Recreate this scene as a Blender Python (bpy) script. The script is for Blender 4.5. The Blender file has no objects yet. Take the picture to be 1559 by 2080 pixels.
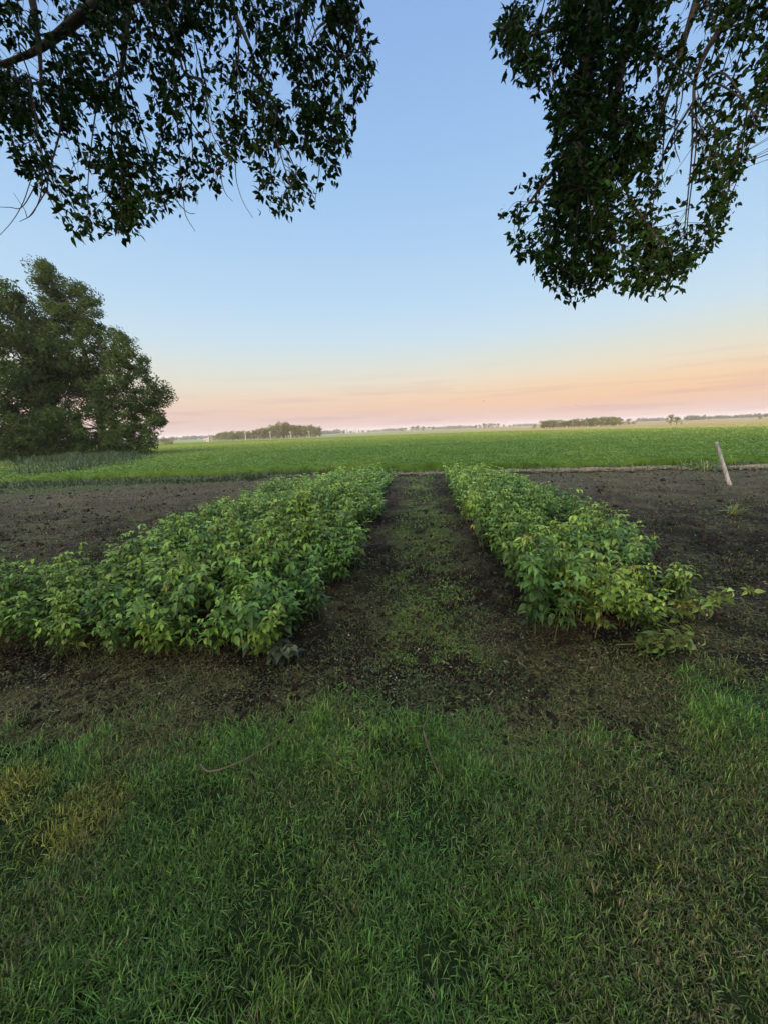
import bpy, math, random
import numpy as np
from mathutils import Vector, Matrix

# ------------------------------------------------------------------ camera, sky, sun
S = bpy.context.scene
FOC, CX, CY, EYE = 750.0, 779.5, 1040.0, 1.6
YAW, PITCH, ROLL = math.radians(5.6), math.radians(-12.4), math.radians(2.3)
_fw = np.array([-math.sin(YAW)*math.cos(PITCH), math.cos(YAW)*math.cos(PITCH), math.sin(PITCH)])
_rt = np.array([math.cos(YAW), math.sin(YAW), 0.0]); _up = np.cross(_rt, _fw)
RT = _rt*math.cos(ROLL) - _up*math.sin(ROLL)
UP = _up*math.cos(ROLL) + _rt*math.sin(ROLL)
FW = _fw
cam = bpy.data.cameras.new('camera'); camo = bpy.data.objects.new('camera', cam)
S.collection.objects.link(camo); S.camera = camo
cam.sensor_fit = 'VERTICAL'; cam.sensor_height = 36.0; cam.lens = FOC/2080*36.0
cam.clip_start = 0.05; cam.clip_end = 20000
m = Matrix([[RT[i], UP[i], -FW[i], 0] for i in range(3)] + [[0, 0, 0, 1]]); m[2][3] = EYE
camo.matrix_world = m

SUN_AZ, SUN_EL = math.radians(198), math.radians(2.2)     # azimuth clockwise from +Y: behind the camera, a little left
SKY_GAIN, NISHITA_GAIN, SUN_POWER, EXPOSURE = 1.0, 0.08, 4.5, 0.0
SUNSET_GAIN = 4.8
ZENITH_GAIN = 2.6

def lin(c):
    c = np.array(c, float)/255.0
    return np.where(c <= 0.04045, c/12.92, ((c+0.055)/1.055)**2.4)

W = bpy.data.worlds.new('World'); S.world = W; W.use_nodes = True
nt = W.node_tree; N = nt.nodes; L = nt.links
for n in list(N): N.remove(n)
out = N.new('ShaderNodeOutputWorld'); bg = N.new('ShaderNodeBackground'); L.new(bg.outputs[0], out.inputs[0])
tc = N.new('ShaderNodeTexCoord'); sep = N.new('ShaderNodeSeparateXYZ'); L.new(tc.outputs['Generated'], sep.inputs[0])
asn = N.new('ShaderNodeMath'); asn.operation = 'ARCSINE'; L.new(sep.outputs[2], asn.inputs[0])
ml = N.new('ShaderNodeMath'); ml.operation = 'MULTIPLY'; ml.inputs[1].default_value = 2/math.pi; L.new(asn.outputs[0], ml.inputs[0])
def ramp(stops):
    r = N.new('ShaderNodeValToRGB'); e = r.color_ramp.elements
    while len(e) > 1: e.remove(e[-1])
    for i, (deg, c) in enumerate(stops):
        el = e[0] if i == 0 else e.new(deg/90.0)
        el.position = deg/90.0; cc = lin(c); el.color = (cc[0], cc[1], cc[2], 1)
    L.new(ml.outputs[0], r.inputs[0]); return r
HIGH = [(12.5,(203,225,238)),(17,(188,218,243)),(24,(171,207,242)),(32,(155,194,238)),(42,(142,179,230)),(55,(145,178,226)),(65,(205,212,222)),(90,(232,230,220))]
rL = ramp([(0,(214,192,190)),(1.6,(223,194,187)),(3.2,(230,201,184)),(4.8,(236,212,190)),(7,(229,223,208)),(9.5,(218,226,223))]+HIGH)
rR = ramp([(0,(220,189,184)),(1.5,(229,190,175)),(3.2,(242,198,162)),(5,(244,210,172)),(7,(235,222,198)),(9.5,(220,225,216))]+HIGH)
lr = N.new('ShaderNodeMapRange'); lr.inputs[1].default_value = -0.55; lr.inputs[2].default_value = 0.45; L.new(sep.outputs[0], lr.inputs[0])
rA = N.new('ShaderNodeMix'); rA.data_type = 'RGBA'; L.new(lr.outputs[0], rA.inputs[0]); L.new(rL.outputs[0], rA.inputs[6]); L.new(rR.outputs[0], rA.inputs[7])
# sunset side, behind the camera: brighter and warm
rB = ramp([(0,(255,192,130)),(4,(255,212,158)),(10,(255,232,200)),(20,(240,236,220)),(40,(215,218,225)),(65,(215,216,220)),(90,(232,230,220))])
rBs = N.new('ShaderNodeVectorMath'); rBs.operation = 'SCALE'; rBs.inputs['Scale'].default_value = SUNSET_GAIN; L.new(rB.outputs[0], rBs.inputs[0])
sd = (math.sin(SUN_AZ), math.cos(SUN_AZ), 0)
dot = N.new('ShaderNodeVectorMath'); dot.operation = 'DOT_PRODUCT'; dot.inputs[1].default_value = sd; L.new(tc.outputs['Generated'], dot.inputs[0])
mr = N.new('ShaderNodeMapRange'); mr.interpolation_type = 'SMOOTHSTEP'; mr.inputs[1].default_value = -0.25; mr.inputs[2].default_value = 0.9
L.new(dot.outputs['Value'], mr.inputs[0])
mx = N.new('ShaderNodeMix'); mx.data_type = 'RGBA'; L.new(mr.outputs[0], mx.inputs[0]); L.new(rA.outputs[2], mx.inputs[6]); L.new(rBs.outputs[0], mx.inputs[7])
# thin dusky streaks of cloud low in the sky
mp = N.new('ShaderNodeMapping'); mp.inputs['Scale'].default_value = (2.2, 2.2, 38); L.new(tc.outputs['Generated'], mp.inputs[0])
nz = N.new('ShaderNodeTexNoise'); nz.inputs['Scale'].default_value = 1.6; nz.inputs['Detail'].default_value = 3; L.new(mp.outputs[0], nz.inputs[0])
cr = N.new('ShaderNodeMapRange'); cr.inputs[1].default_value = 0.52; cr.inputs[2].default_value = 0.75; L.new(nz.outputs[0], cr.inputs[0])
lowm = N.new('ShaderNodeMapRange'); lowm.inputs[1].default_value = 0.16; lowm.inputs[2].default_value = 0.02; L.new(sep.outputs[2], lowm.inputs[0])
cm = N.new('ShaderNodeMath'); cm.operation = 'MULTIPLY'; L.new(cr.outputs[0], cm.inputs[0]); L.new(lowm.outputs[0], cm.inputs[1])
cm2 = N.new('ShaderNodeMath'); cm2.operation = 'MULTIPLY'; cm2.inputs[1].default_value = 0.45; L.new(cm.outputs[0], cm2.inputs[0])
mx2 = N.new('ShaderNodeMix'); mx2.data_type = 'RGBA'; L.new(cm2.outputs[0], mx2.inputs[0]); L.new(mx.outputs[2], mx2.inputs[6])
c_ = lin((190,150,170)); mx2.inputs[7].default_value = (c_[0], c_[1], c_[2], 1)
sky = N.new('ShaderNodeTexSky'); sky.sky_type = 'NISHITA'; sky.sun_disc = False
sky.sun_elevation = SUN_EL; sky.sun_rotation = SUN_AZ
g2 = N.new('ShaderNodeVectorMath'); g2.operation = 'SCALE'; g2.inputs['Scale'].default_value = NISHITA_GAIN
L.new(sky.outputs[0], g2.inputs[0])
gm = N.new('ShaderNodeVectorMath'); gm.operation = 'SCALE'; L.new(g2.outputs[0], gm.inputs[0]); L.new(mr.outputs[0], gm.inputs['Scale'])
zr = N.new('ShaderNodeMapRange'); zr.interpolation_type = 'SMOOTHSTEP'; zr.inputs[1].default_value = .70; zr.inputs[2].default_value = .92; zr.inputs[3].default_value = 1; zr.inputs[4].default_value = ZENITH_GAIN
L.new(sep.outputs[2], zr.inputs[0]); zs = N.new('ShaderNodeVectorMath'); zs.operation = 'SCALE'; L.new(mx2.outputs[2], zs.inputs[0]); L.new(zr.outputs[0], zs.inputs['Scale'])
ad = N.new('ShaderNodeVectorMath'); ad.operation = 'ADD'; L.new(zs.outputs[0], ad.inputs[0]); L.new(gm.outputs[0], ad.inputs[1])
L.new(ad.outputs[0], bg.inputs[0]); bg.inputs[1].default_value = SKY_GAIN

sl = bpy.data.lights.new('sun', 'SUN'); sl.energy = SUN_POWER; sl.angle = math.radians(0.5); sl.color = (1.0, 0.66, 0.38)
so = bpy.data.objects.new('sun', sl); S.collection.objects.link(so); so.location = (0, -20, 30)
sdir = Vector((math.sin(SUN_AZ)*math.cos(SUN_EL), math.cos(SUN_AZ)*math.cos(SUN_EL), math.sin(SUN_EL)))
so.rotation_euler = (-sdir).to_track_quat('-Z', 'Y').to_euler()
S.view_settings.view_transform = 'Standard'; S.view_settings.look = 'None'
S.view_settings.exposure = EXPOSURE; S.view_settings.gamma = 1; S.view_settings.use_curve_mapping = False
S.render.engine = 'CYCLES'
S.cycles.max_bounces = 6; S.cycles.diffuse_bounces = 3; S.cycles.transmission_bounces = 3; S.cycles.glossy_bounces = 2

# ------------------------------------------------------------------ helpers
rng = np.random.default_rng(7)
C = S.collection
def ray(px, py): return FW + RT*(px-CX)/FOC - UP*(py-CY)/FOC
def at(px, py, depth): return np.array([0, 0, EYE]) + ray(px, py)*depth
def project(P):
    v = P - np.array([0, 0, EYE]); d = v@FW
    return CX+FOC*(v@RT)/d, CY-FOC*(v@UP)/d, d
def horizon_y(px): return 875.2-(px-780)*math.tan(ROLL)

def _h(ix, iy, s):
    n = (ix*374761393 + iy*668265263 + s*1442695041) & 0xffffffff
    n = ((n ^ (n >> 13))*1274126177) & 0xffffffff
    return ((n ^ (n >> 16)) & 0xffff)/65535.0
def vn(x, y, s=0):
    x = np.asarray(x, float); y = np.asarray(y, float)
    ix = np.floor(x).astype(np.int64); iy = np.floor(y).astype(np.int64)
    fx = x-ix; fy = y-iy; fx = fx*fx*(3-2*fx); fy = fy*fy*(3-2*fy)
    return (_h(ix, iy, s)*(1-fx)+_h(ix+1, iy, s)*fx)*(1-fy)+(_h(ix, iy+1, s)*(1-fx)+_h(ix+1, iy+1, s)*fx)*fy
def fbm(x, y, s=0, o=4):
    t = 0; a = 0.5; f = 1.0
    for k in range(o): t = t+a*vn(np.asarray(x)*f, np.asarray(y)*f, s+k*17); a *= .5; f *= 2.03
    return t/(1-0.5**o)
def sstep(a, b, x): t = np.clip((np.asarray(x)-a)/(b-a), 0, 1); return t*t*(3-2*t)

LBX = [-9, -4, -2.25, -1.85, -1.23, -.91, -.46, 0, .38, .76, 1.21, 1.66, 2.09, 3, 5, 9]
LBY = [1.1, 1.35, 1.48, 1.55, 1.60, 1.72, 1.76, 1.74, 1.70, 1.78, 1.80, 1.98, 2.06, 2.2, 2.6, 3.0]
def lawn_edge(x, y): return np.interp(x, LBX, LBY) + (fbm(x*2.6, y*2.6, 5)-.5)*.75
def terrain(x, y):
    x = np.asarray(x, float); y = np.asarray(y, float); r = np.hypot(x, y)
    z = -2.2*(1-np.exp(-np.maximum(0, r-15)/300))
    near = sstep(22, 12, r)
    soil = sstep(0, .15, y-np.interp(x, LBX, LBY))
    z = z + near*((fbm(x*.7, y*.7, 3, 3)-.5)*.06 + soil*((fbm(x*7, y*7, 11, 4)-.5)*.035 + np.maximum(0, fbm(x*16, y*16, 23, 3)-.55)*.05) + (1-soil)*(fbm(x*4, y*4, 8, 3)-.5)*.02)
    return z

def link(o, parent=None):
    C.objects.link(o)
    if parent is not None: o.parent = parent
    return o
def tag(o, label=None, cat=None, group=None, kind=None):
    if label: o['label'] = label
    if cat: o['category'] = cat
    if group: o['group'] = group
    if kind: o['kind'] = kind
    return o
def empty(name, loc=(0, 0, 0), rz=0):
    o = bpy.data.objects.new(name, None); o.location = [float(v) for v in loc]; o.rotation_euler = (0, 0, rz); o.empty_display_size = .3
    return link(o)
def build(name, V, quads=None, tris=None, mat=None, parent=None, col=None, smooth=False):
    V = np.asarray(V, np.float32).reshape(-1, 3)
    me = bpy.data.meshes.new(name)
    q = np.zeros((0, 4), np.int32) if quads is None or len(quads) == 0 else np.asarray(quads, np.int32)
    t = np.zeros((0, 3), np.int32) if tris is None or len(tris) == 0 else np.asarray(tris, np.int32)
    if parent is not None: V = V - np.array(parent.location, np.float32)[None]
    me.vertices.add(len(V)); me.vertices.foreach_set('co', V.ravel())
    loops = np.concatenate([q.ravel(), t.ravel()]).astype(np.int32)
    me.loops.add(len(loops)); me.loops.foreach_set('vertex_index', loops)
    me.polygons.add(len(q)+len(t))
    st = np.concatenate([np.arange(len(q))*4, len(q)*4+np.arange(len(t))*3]).astype(np.int32)
    me.polygons.foreach_set('loop_start', st)
    me.polygons.foreach_set('use_smooth', np.full(len(st), smooth))
    if col is not None:
        a = me.color_attributes.new('Col', 'FLOAT_COLOR', 'POINT')
        cc = np.ones((len(V), 4), np.float32); cc[:, :3] = col
        a.data.foreach_set('color', cc.ravel())
    me.update(calc_edges=True)
    if mat: me.materials.append(mat)
    return link(bpy.data.objects.new(name, me), parent)
def copy_tree(o, parent=None):
    c = o.copy(); C.objects.link(c)
    if parent is not None: c.parent = parent
    for ch in list(o.children): copy_tree(ch, c)
    return c

class Acc:
    def __init__(s): s.V = []; s.Q = []; s.T = []; s.K = []; s.n = 0
    def add(s, V, Q=None, T=None, K=None):
        V = np.asarray(V, float).reshape(-1, 3); s.V.append(V)
        if Q is not None and len(Q): s.Q.append(np.asarray(Q)+s.n)
        if T is not None and len(T): s.T.append(np.asarray(T)+s.n)
        s.K.append(np.broadcast_to(np.array([1., 1, 1]) if K is None else np.asarray(K, float), V.shape)); s.n += len(V)
    def done(s, name, mat, parent=None, smooth=False):
        return build(name, np.concatenate(s.V), np.concatenate(s.Q) if s.Q else None, np.concatenate(s.T) if s.T else None, mat, parent, np.concatenate(s.K), smooth)

def tube(acc, P, R, ns=6, K=None, cap=True):
    P = np.asarray(P, float); R = np.broadcast_to(np.asarray(R, float), (len(P),))
    T = np.gradient(P, axis=0); T /= np.linalg.norm(T, axis=1)[:, None]+1e-9
    ref = np.array([0, 0, 1.]) if abs(T[0][2]) < .8 else np.array([1., 0, 0])
    V = []; a = np.arange(ns)/ns*2*math.pi
    for i in range(len(P)):
        u = np.cross(T[i], ref); u /= np.linalg.norm(u)+1e-9; w = np.cross(T[i], u)
        V.append(P[i]+R[i]*(np.cos(a)[:, None]*u+np.sin(a)[:, None]*w)); ref = np.cross(u, T[i])
    V = np.concatenate(V); Q = []
    for i in range(len(P)-1):
        for k in range(ns):
            k2 = (k+1) % ns; Q.append((i*ns+k, i*ns+k2, (i+1)*ns+k2, (i+1)*ns+k))
    Tt = []
    if cap:
        n = len(V); V = np.concatenate([V, P[-1:]+T[-1:]*R[-1]*.5])
        Tt = [((len(P)-1)*ns+k, (len(P)-1)*ns+(k+1) % ns, n) for k in range(ns)]
    acc.add(V, Q, Tt, K)
def curve(pts, n=12):
    """smooth Catmull-Rom through pts"""
    P = [np.array(p, float) for p in pts]; P = [2*P[0]-P[1]]+P+[2*P[-1]-P[-2]]; o = []
    m_ = max(2, n//(len(P)-3))
    for i in range(1, len(P)-2):
        for t in np.arange(m_)/m_:
            o.append(.5*((2*P[i])+(-P[i-1]+P[i+1])*t+(2*P[i-1]-5*P[i]+4*P[i+1]-P[i+2])*t*t+(-P[i-1]+3*P[i]-3*P[i+1]+P[i+2])*t**3))
    o.append(P[-2]); return np.array(o)

def frames(D, Nn):
    """rotation matrices with columns (side, D, normal)"""
    D = D/(np.linalg.norm(D, axis=1)[:, None]+1e-9)
    X = np.cross(D, Nn); X /= np.linalg.norm(X, axis=1)[:, None]+1e-9
    Z = np.cross(X, D)
    return np.stack([X, D, Z], axis=2)
def scatter(tV, tQ, tT, Rm, loc, sc):
    """many copies of a small template gathered in one mesh"""
    sc = np.asarray(sc, float)
    if sc.ndim == 1: sc = sc[:, None]*np.ones((1, 3))
    V = np.einsum('nij,nkj->nki', Rm, tV[None]*sc[:, None, :])+loc[:, None]
    n = len(tV); off = (np.arange(len(loc))*n)[:, None, None]
    Q = (tQ[None]+off).reshape(-1, 4) if len(tQ) else None
    T = (tT[None]+off).reshape(-1, 3) if len(tT) else None
    return V.reshape(-1, 3), Q, T
# leaf templates: y = length 1, x = width, z = fold and droop
LEAF = (np.array([[0, 0, 0], [-.24, .22, .05], [.24, .22, .05], [0, .3, 0], [-.25, .5, .02], [.25, .5, .02], [0, .62, -.05], [0, 1, -.22]]),
        np.array([[0, 3, 4, 1], [0, 2, 5, 3], [3, 6, 7, 4], [3, 5, 7, 6]]), np.zeros((0, 3), int))
BERRY = (np.array([[0, 0, 0], [-.26, .1, .04], [.26, .1, .04], [-.38, .34, .06], [.38, .34, .06], [0, .36, -.01], [-.30, .6, .01], [.30, .6, .01], [0, .68, -.09], [-.1, .86, -.14], [.1, .86, -.14], [0, 1.03, -.27]]),
        np.array([[0, 5, 3, 1], [0, 2, 4, 5], [5, 8, 6, 3], [5, 4, 7, 8], [8, 11, 9, 6], [8, 7, 10, 11]]), np.zeros((0, 3), int))
SLIM = (np.array([[0, 0, 0], [-.15, .35, .03], [.15, .35, .03], [0, .5, 0], [0, 1, -.12]]), np.array([[0, 3, 4, 1], [0, 2, 4, 3]]), np.zeros((0, 3), int))
CARD = (np.array([[0, 0, 0], [-.3, .45, .05], [.3, .45, .05], [0, 1, -.08]]), np.array([[0, 2, 3, 1]]), np.zeros((0, 3), int))
def rdir(n, r=rng):
    v = r.normal(size=(n, 3)); return v/np.linalg.norm(v, axis=1)[:, None]
def colvar(n, base, per, v=.2, hue=.08, r=rng):
    b = np.asarray(base, float); b = np.broadcast_to(b, (n, 3))
    k = b*(1+v*r.normal(size=(n, 1)))*(1+hue*r.normal(size=(n, 3)))
    return np.repeat(np.clip(k, .002, .9), per, axis=0)

# ------------------------------------------------------------------ materials
def mat_leaf(name, rough=.45, trans=.25, under=None, spec=.4):
    mt = bpy.data.materials.new(name); mt.use_nodes = True; n = mt.node_tree.nodes; l = mt.node_tree.links
    p = n['Principled BSDF']; p.inputs['Roughness'].default_value = rough; p.inputs['Specular IOR Level'].default_value = spec
    a = n.new('ShaderNodeVertexColor'); a.layer_name = 'Col'
    src = a.outputs[0]
    if under:
        g = n.new('ShaderNodeNewGeometry'); mm = n.new('ShaderNodeMix'); mm.data_type = 'RGBA'
        f = n.new('ShaderNodeMath'); f.operation = 'MULTIPLY'; f.inputs[1].default_value = .5
        l.new(g.outputs['Backfacing'], f.inputs[0]); l.new(f.outputs[0], mm.inputs[0]); l.new(src, mm.inputs[6]); mm.inputs[7].default_value = (*under, 1); src = mm.outputs[2]
    l.new(src, p.inputs['Base Color'])
    t = n.new('ShaderNodeBsdfTranslucent'); l.new(src, t.inputs[0])
    ms = n.new('ShaderNodeMixShader'); ms.inputs[0].default_value = trans
    l.new(p.outputs[0], ms.inputs[1]); l.new(t.outputs[0], ms.inputs[2]); l.new(ms.outputs[0], n['Material Output'].inputs[0])
    return mt
def mat_col(name, rough=.9, spec=.2, scale=0, amount=.3, bump=0, bscale=60):
    mt = bpy.data.materials.new(name); mt.use_nodes = True; n = mt.node_tree.nodes; l = mt.node_tree.links
    p = n['Principled BSDF']; p.inputs['Roughness'].default_value = rough; p.inputs['Specular IOR Level'].default_value = spec
    a = n.new('ShaderNodeVertexColor'); a.layer_name = 'Col'; src = a.outputs[0]
    tcn = n.new('ShaderNodeTexCoord')
    if scale:
        z = n.new('ShaderNodeTexNoise'); z.inputs['Scale'].default_value = scale; z.inputs['Detail'].default_value = 6; z.inputs['Roughness'].default_value = .65
        l.new(tcn.outputs['Object'], z.inputs[0])
        r = n.new('ShaderNodeMapRange'); r.inputs[1].default_value = .3; r.inputs[2].default_value = .7; r.inputs[3].default_value = 1-amount; r.inputs[4].default_value = 1+amount
        l.new(z.outputs[0], r.inputs[0]); v = n.new('ShaderNodeVectorMath'); v.operation = 'SCALE'; l.new(src, v.inputs[0]); l.new(r.outputs[0], v.inputs['Scale']); src = v.outputs[0]
    l.new(src, p.inputs['Base Color'])
    if bump:
        z = n.new('ShaderNodeTexNoise'); z.inputs['Scale'].default_value = bscale; z.inputs['Detail'].default_value = 6; l.new(tcn.outputs['Object'], z.inputs[0])
        b = n.new('ShaderNodeBump'); b.inputs['Strength'].default_value = 1; b.inputs['Distance'].default_value = bump; l.new(z.outputs[0], b.inputs['Height']); l.new(b.outputs[0], p.inputs['Normal'])
    return mt
M_soil = mat_col('soil', .95, .12, 26, .6, .03, 55)
M_crop = mat_col('crop', .9, .05, 3, .2, .05, 6)
M_grass = mat_leaf('grass_blades', .42, .2, spec=.32)
M_berry = mat_leaf('raspberry_leaf', .42, .2, under=(.10, .165, .055), spec=.3)
M_leaf = mat_leaf('tree_leaf', .7, .12, spec=.05)
M_crown = mat_leaf('far_leaf', .8, .2, spec=.06)
M_bark = mat_col('bark', .9, .2, 12, .35, .01, 30)
M_straw = mat_col('straw', .85, .2)
M_stem = mat_col('green_stem', .6, .3)

# ------------------------------------------------------------------ ground: one sheet to the horizon
def axis(lo, hi, step, far, g=1.13):
    c = list(np.arange(lo, hi+1e-6, step)); s = step
    while c[-1] < far[1]: s *= g; c.append(c[-1]+s)
    s = step
    while c[0] > far[0]: s *= g; c.insert(0, c[0]-s)
    return np.array(c)
gx = axis(-5, 4.5, .03, (-4200, 4200)); gy = axis(.4, 7, .03, (-4200, 4200), 1.025*1.0)
gy = np.concatenate([axis(.4, 7, .03, (.3, 16), 1.02), ])
s_ = gy[-1]-gy[-2]; ext = []; v_ = gy[-1]
while v_ < 4200: s_ *= 1.12; v_ += s_; ext.append(v_)
s_ = .04; pre = []; v_ = gy[0]
while v_ > -4200: s_ *= 1.2; v_ -= s_; pre.insert(0, v_)
gy = np.concatenate([pre, gy, ext])
X, Y = np.meshgrid(gx, gy); Z = terrain(X, Y)
SOIL = np.array([.021, .0165, .0125]); LITT = np.array([.036, .031, .019]); MOSS = np.array([.048, .065, .018])
LAWN = np.array([.018, .034, .010])
def az_r(x, y): return np.degrees(np.arctan2(x, y)), np.hypot(x, y)
FAZ = [-89, -50, -34.5, -14.6, 10.9, 29, 40, 60, 89]; FR = [420, 340, 300, 218, 190, 118, 97, 88, 88]
def ground_colour(X, Y):
    sh = X.shape; col = np.ones(sh+(3,))*SOIL
    n1 = fbm(X*1.1, Y*1.1, 31)[..., None]; n2 = fbm(X*3.3, Y*3.3, 37)[..., None]; n3 = fbm(X*14, Y*14, 41, 3)[..., None]
    col = col*(1-.0)+0
    lit = sstep(.45, .62, .5*n1+.5*n2); col = col*(1-lit)+LITT*lit*.85+SOIL*lit*.15
    path = (sstep(.62, .2, abs(X-.08)))[..., None]*sstep(1.8, 2.6, Y)[..., None]
    moss = np.clip(sstep(.42, .6, n2)*(.25+.75*path)+.0, 0, 1)*.8
    col = col*(1-moss)+MOSS*moss
    col = col*(.35+1.3*n3)*(.55+.9*sstep(.35, .65, fbm(X*1.9, Y*1.9, 141))[..., None])
    # left and right bare plots: a little greyer and drier with distance
    dry = (sstep(5, 11, Y)*sstep(.8, 2.2, abs(X)))[..., None]
    col = col*(1-dry*.5)+np.array([.085, .070, .050])*dry*.5*(.6+.8*n3)
    edge = (sstep(.06, -.06, Y-lawn_edge(X, Y)))[..., None]
    col = col*(1-edge)+LAWN*edge
    # beyond the plot: verge, then stubble and pale fields
    far = sstep(13, 15, np.hypot(X, Y)*.5+Y*.5)[..., None]
    col = col*(1-far)+np.array([.035, .05, .02])*far
    a, r = az_r(X, Y); fr = np.interp(a, FAZ, FR)
    b = sstep(-6, 6, r-fr)[..., None]
    tan_ = np.array([.25, .19, .08]); pale = np.array([.15, .18, .07])
    w = sstep(-25, 25, a)[..., None]; tcol = pale*(1-w)+tan_*w
    tcol = tcol*(.8+.4*fbm(X/60, Y/22, 51, 3)[..., None])
    strip = sstep(.5, .56, fbm(X/900, Y/160, 61, 2))[..., None]*sstep(300, 500, r)[..., None]
    tcol = tcol*(1-strip*.6)+np.array([.10, .13, .05])*strip*.6
    back = (Y < .4)[..., None]
    col = np.where(back & (np.hypot(X, Y) < 300)[..., None], np.where((r > 40)[..., None], np.array([.06, .08, .03]), LAWN*1.5), col*(1-b)+tcol*b)
    return col
nx, ny = len(gx), len(gy)
idx = np.arange(nx*ny).reshape(ny, nx)
Qg = np.stack([idx[:-1, :-1], idx[:-1, 1:], idx[1:, 1:], idx[1:, :-1]], -1).reshape(-1, 4)
o = build('ground', np.stack([X, Y, Z], -1).reshape(-1, 3), Qg, None, M_soil, None, ground_colour(X, Y).reshape(-1, 3), True)
tag(o, kind='structure')

# ------------------------------------------------------------------ crop field: canopy sheet with rows, then leaves
def crop_near(x): return np.interp(x, [-40, -18, -6, 0, 3, 7.3, 11, 30], [17, 14.6, 14.5, 14.2, 13.8, 13.6, 13.3, 13.0])+(fbm(x*.8, 0*x, 71)-.5)*.9+(fbm(x*3.1, 0*x, 73)-.5)*.4
na, nr = 420, 300
A = np.radians(np.linspace(-84, 84, na)); V = np.linspace(0, 1, nr)
ynear = crop_near(np.tan(A)*14)
rn = np.minimum(ynear/np.cos(A), 130.0); rf = np.interp(np.degrees(A), FAZ, FR); rf = np.maximum(rf, rn+5)
Rr = 1/((1-V)[:, None]/rn[None]+V[:, None]/rf[None])
XX = Rr*np.sin(A)[None]; YY = Rr*np.cos(A)[None]
def canopy(x, y):
    row = .5+.5*np.cos(2*math.pi*(y+.04*x)/.76)
    return .20+.10*row*sstep(60, 20, y)+.16*(fbm(x*1.7, y*1.7, 81, 3)-.4)+.10*(fbm(x*.3, y*.5, 83, 3)-.5)
ZZ = terrain(XX, YY)+canopy(XX, YY)*sstep(0, .012, V)[:, None]
def crop_colour(x, y):
    g = np.array([.064, .120, .018]); y2 = np.array([.20, .25, .036])
    a, r = az_r(x, y)
    w = sstep(18, 120, r)*.85+.45*(fbm(x*.09, y*.12, 91, 3)-.5)
    w = np.clip(w, 0, 1)[..., None]
    return (g*(1-w)+y2*w)*(.75+.5*fbm(x*2.1, y*2.1, 95, 3)[..., None])
idx = np.arange(na*nr).reshape(nr, na)
Qc = np.stack([idx[:-1, :-1], idx[:-1, 1:], idx[1:, 1:], idx[1:, :-1]], -1).reshape(-1, 4)
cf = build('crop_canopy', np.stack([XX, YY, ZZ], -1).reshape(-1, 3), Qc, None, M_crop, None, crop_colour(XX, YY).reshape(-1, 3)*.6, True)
tag(cf, 'flat green field of low leafy crop beyond the garden plot', 'crop field', kind='stuff')
n = 300000
v = rng.random(n)**.9; a = np.radians(rng.uniform(-62, 58, n))
x0 = np.tan(a)*14; yn = crop_near(x0); r = 1/((1-v)/(yn/np.cos(a))+v/(150.))
x = r*np.sin(a); y = r*np.cos(a)
row = np.round((y+.04*x)/.76)*.76-.04*x; keep = rng.random(n) < .6
y = np.where(keep, row+rng.normal(0, .19, n), y); y = np.maximum(y, crop_near(x)-.1)
hh = canopy(x, y); z = terrain(x, y)+hh*rng.uniform(.75, 1.35, n)
ds = np.hypot(x, y); size = .050*(ds/15)**.7*rng.uniform(.7, 1.4, n)
g_ = fbm(x*.22, y*1.15, 87, 3); k = rng.random(n) < .35+.65*sstep(.38, .52, g_+.04*rng.normal(size=n)); x, y, z, size = x[k], y[k], z[k], size[k]; n = len(x)
D = rdir(n); D[:, 2] = abs(D[:, 2])*.5; Nn = rdir(n)*.7+np.array([0, 0, 1.])
Vv, Qq, Tt = scatter(*CARD, frames(D, Nn), np.stack([x, y, z], 1), size)
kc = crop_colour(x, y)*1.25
cl = build('crop_leaves', Vv, Qq, Tt, M_grass, None, colvar(n, kc, 4, .10, .04))
tag(cl, 'dense green leaves of the crop rows in the field', 'crop leaves', kind='stuff')

# ------------------------------------------------------------------ grass blades
def blades(acc, x, y, h, w, col, lean=.6, r=rng, flat=0.0, z=None):
    n = len(x); z = terrain(x, y)-.003 if z is None else z
    az = 9*fbm(x*2.2, y*2.2, 401, 2)+r.normal(0, 2.2, n); d = np.stack([np.cos(az), np.sin(az), 0*az], 1)
    s = np.stack([-np.sin(az), np.cos(az), 0*az], 1); ln = np.abs(r.normal(lean, .35, n))
    if np.ndim(flat) or flat: ln = ln+flat
    base = np.stack([x, y, z], 1)
    def pt(t):
        ang = ln*t*1.3; return base + (np.sin(ang*.8+ln*.25)*t*h)[:, None]*d + (np.maximum(.06, np.cos(np.minimum(ang*.8+ln*.25, 1.75)))*t*h)[:, None]*np.array([0, 0, 1.])
    tw = r.uniform(-.6, .6, n)[:, None]
    sw = s*np.cos(tw)+np.array([0, 0, 1.])*np.sin(tw)
    w = np.asarray(w)[:, None] if np.ndim(w) else w
    p0, p1, p2, p3 = pt(0), pt(.4), pt(.75), pt(1.0)
    V = np.stack([p0-sw*w*.4, p0+sw*w*.4, p1-sw*w*.5, p1+sw*w*.5, p2-sw*w*.38, p2+sw*w*.38, p3], 1)
    off = (np.arange(n)*7)[:, None, None]
    Q = (np.array([[0, 1, 3, 2], [2, 3, 5, 4]])[None]+off).reshape(-1, 4); T = (np.array([[4, 5, 6]])[None]+off).reshape(-1, 3)
    acc.add(V.reshape(-1, 3), Q, T, col)
def patch(x, y, cx, cy, r0, r1): return sstep(r1, r0, np.hypot(x-cx, y-cy))
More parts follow.
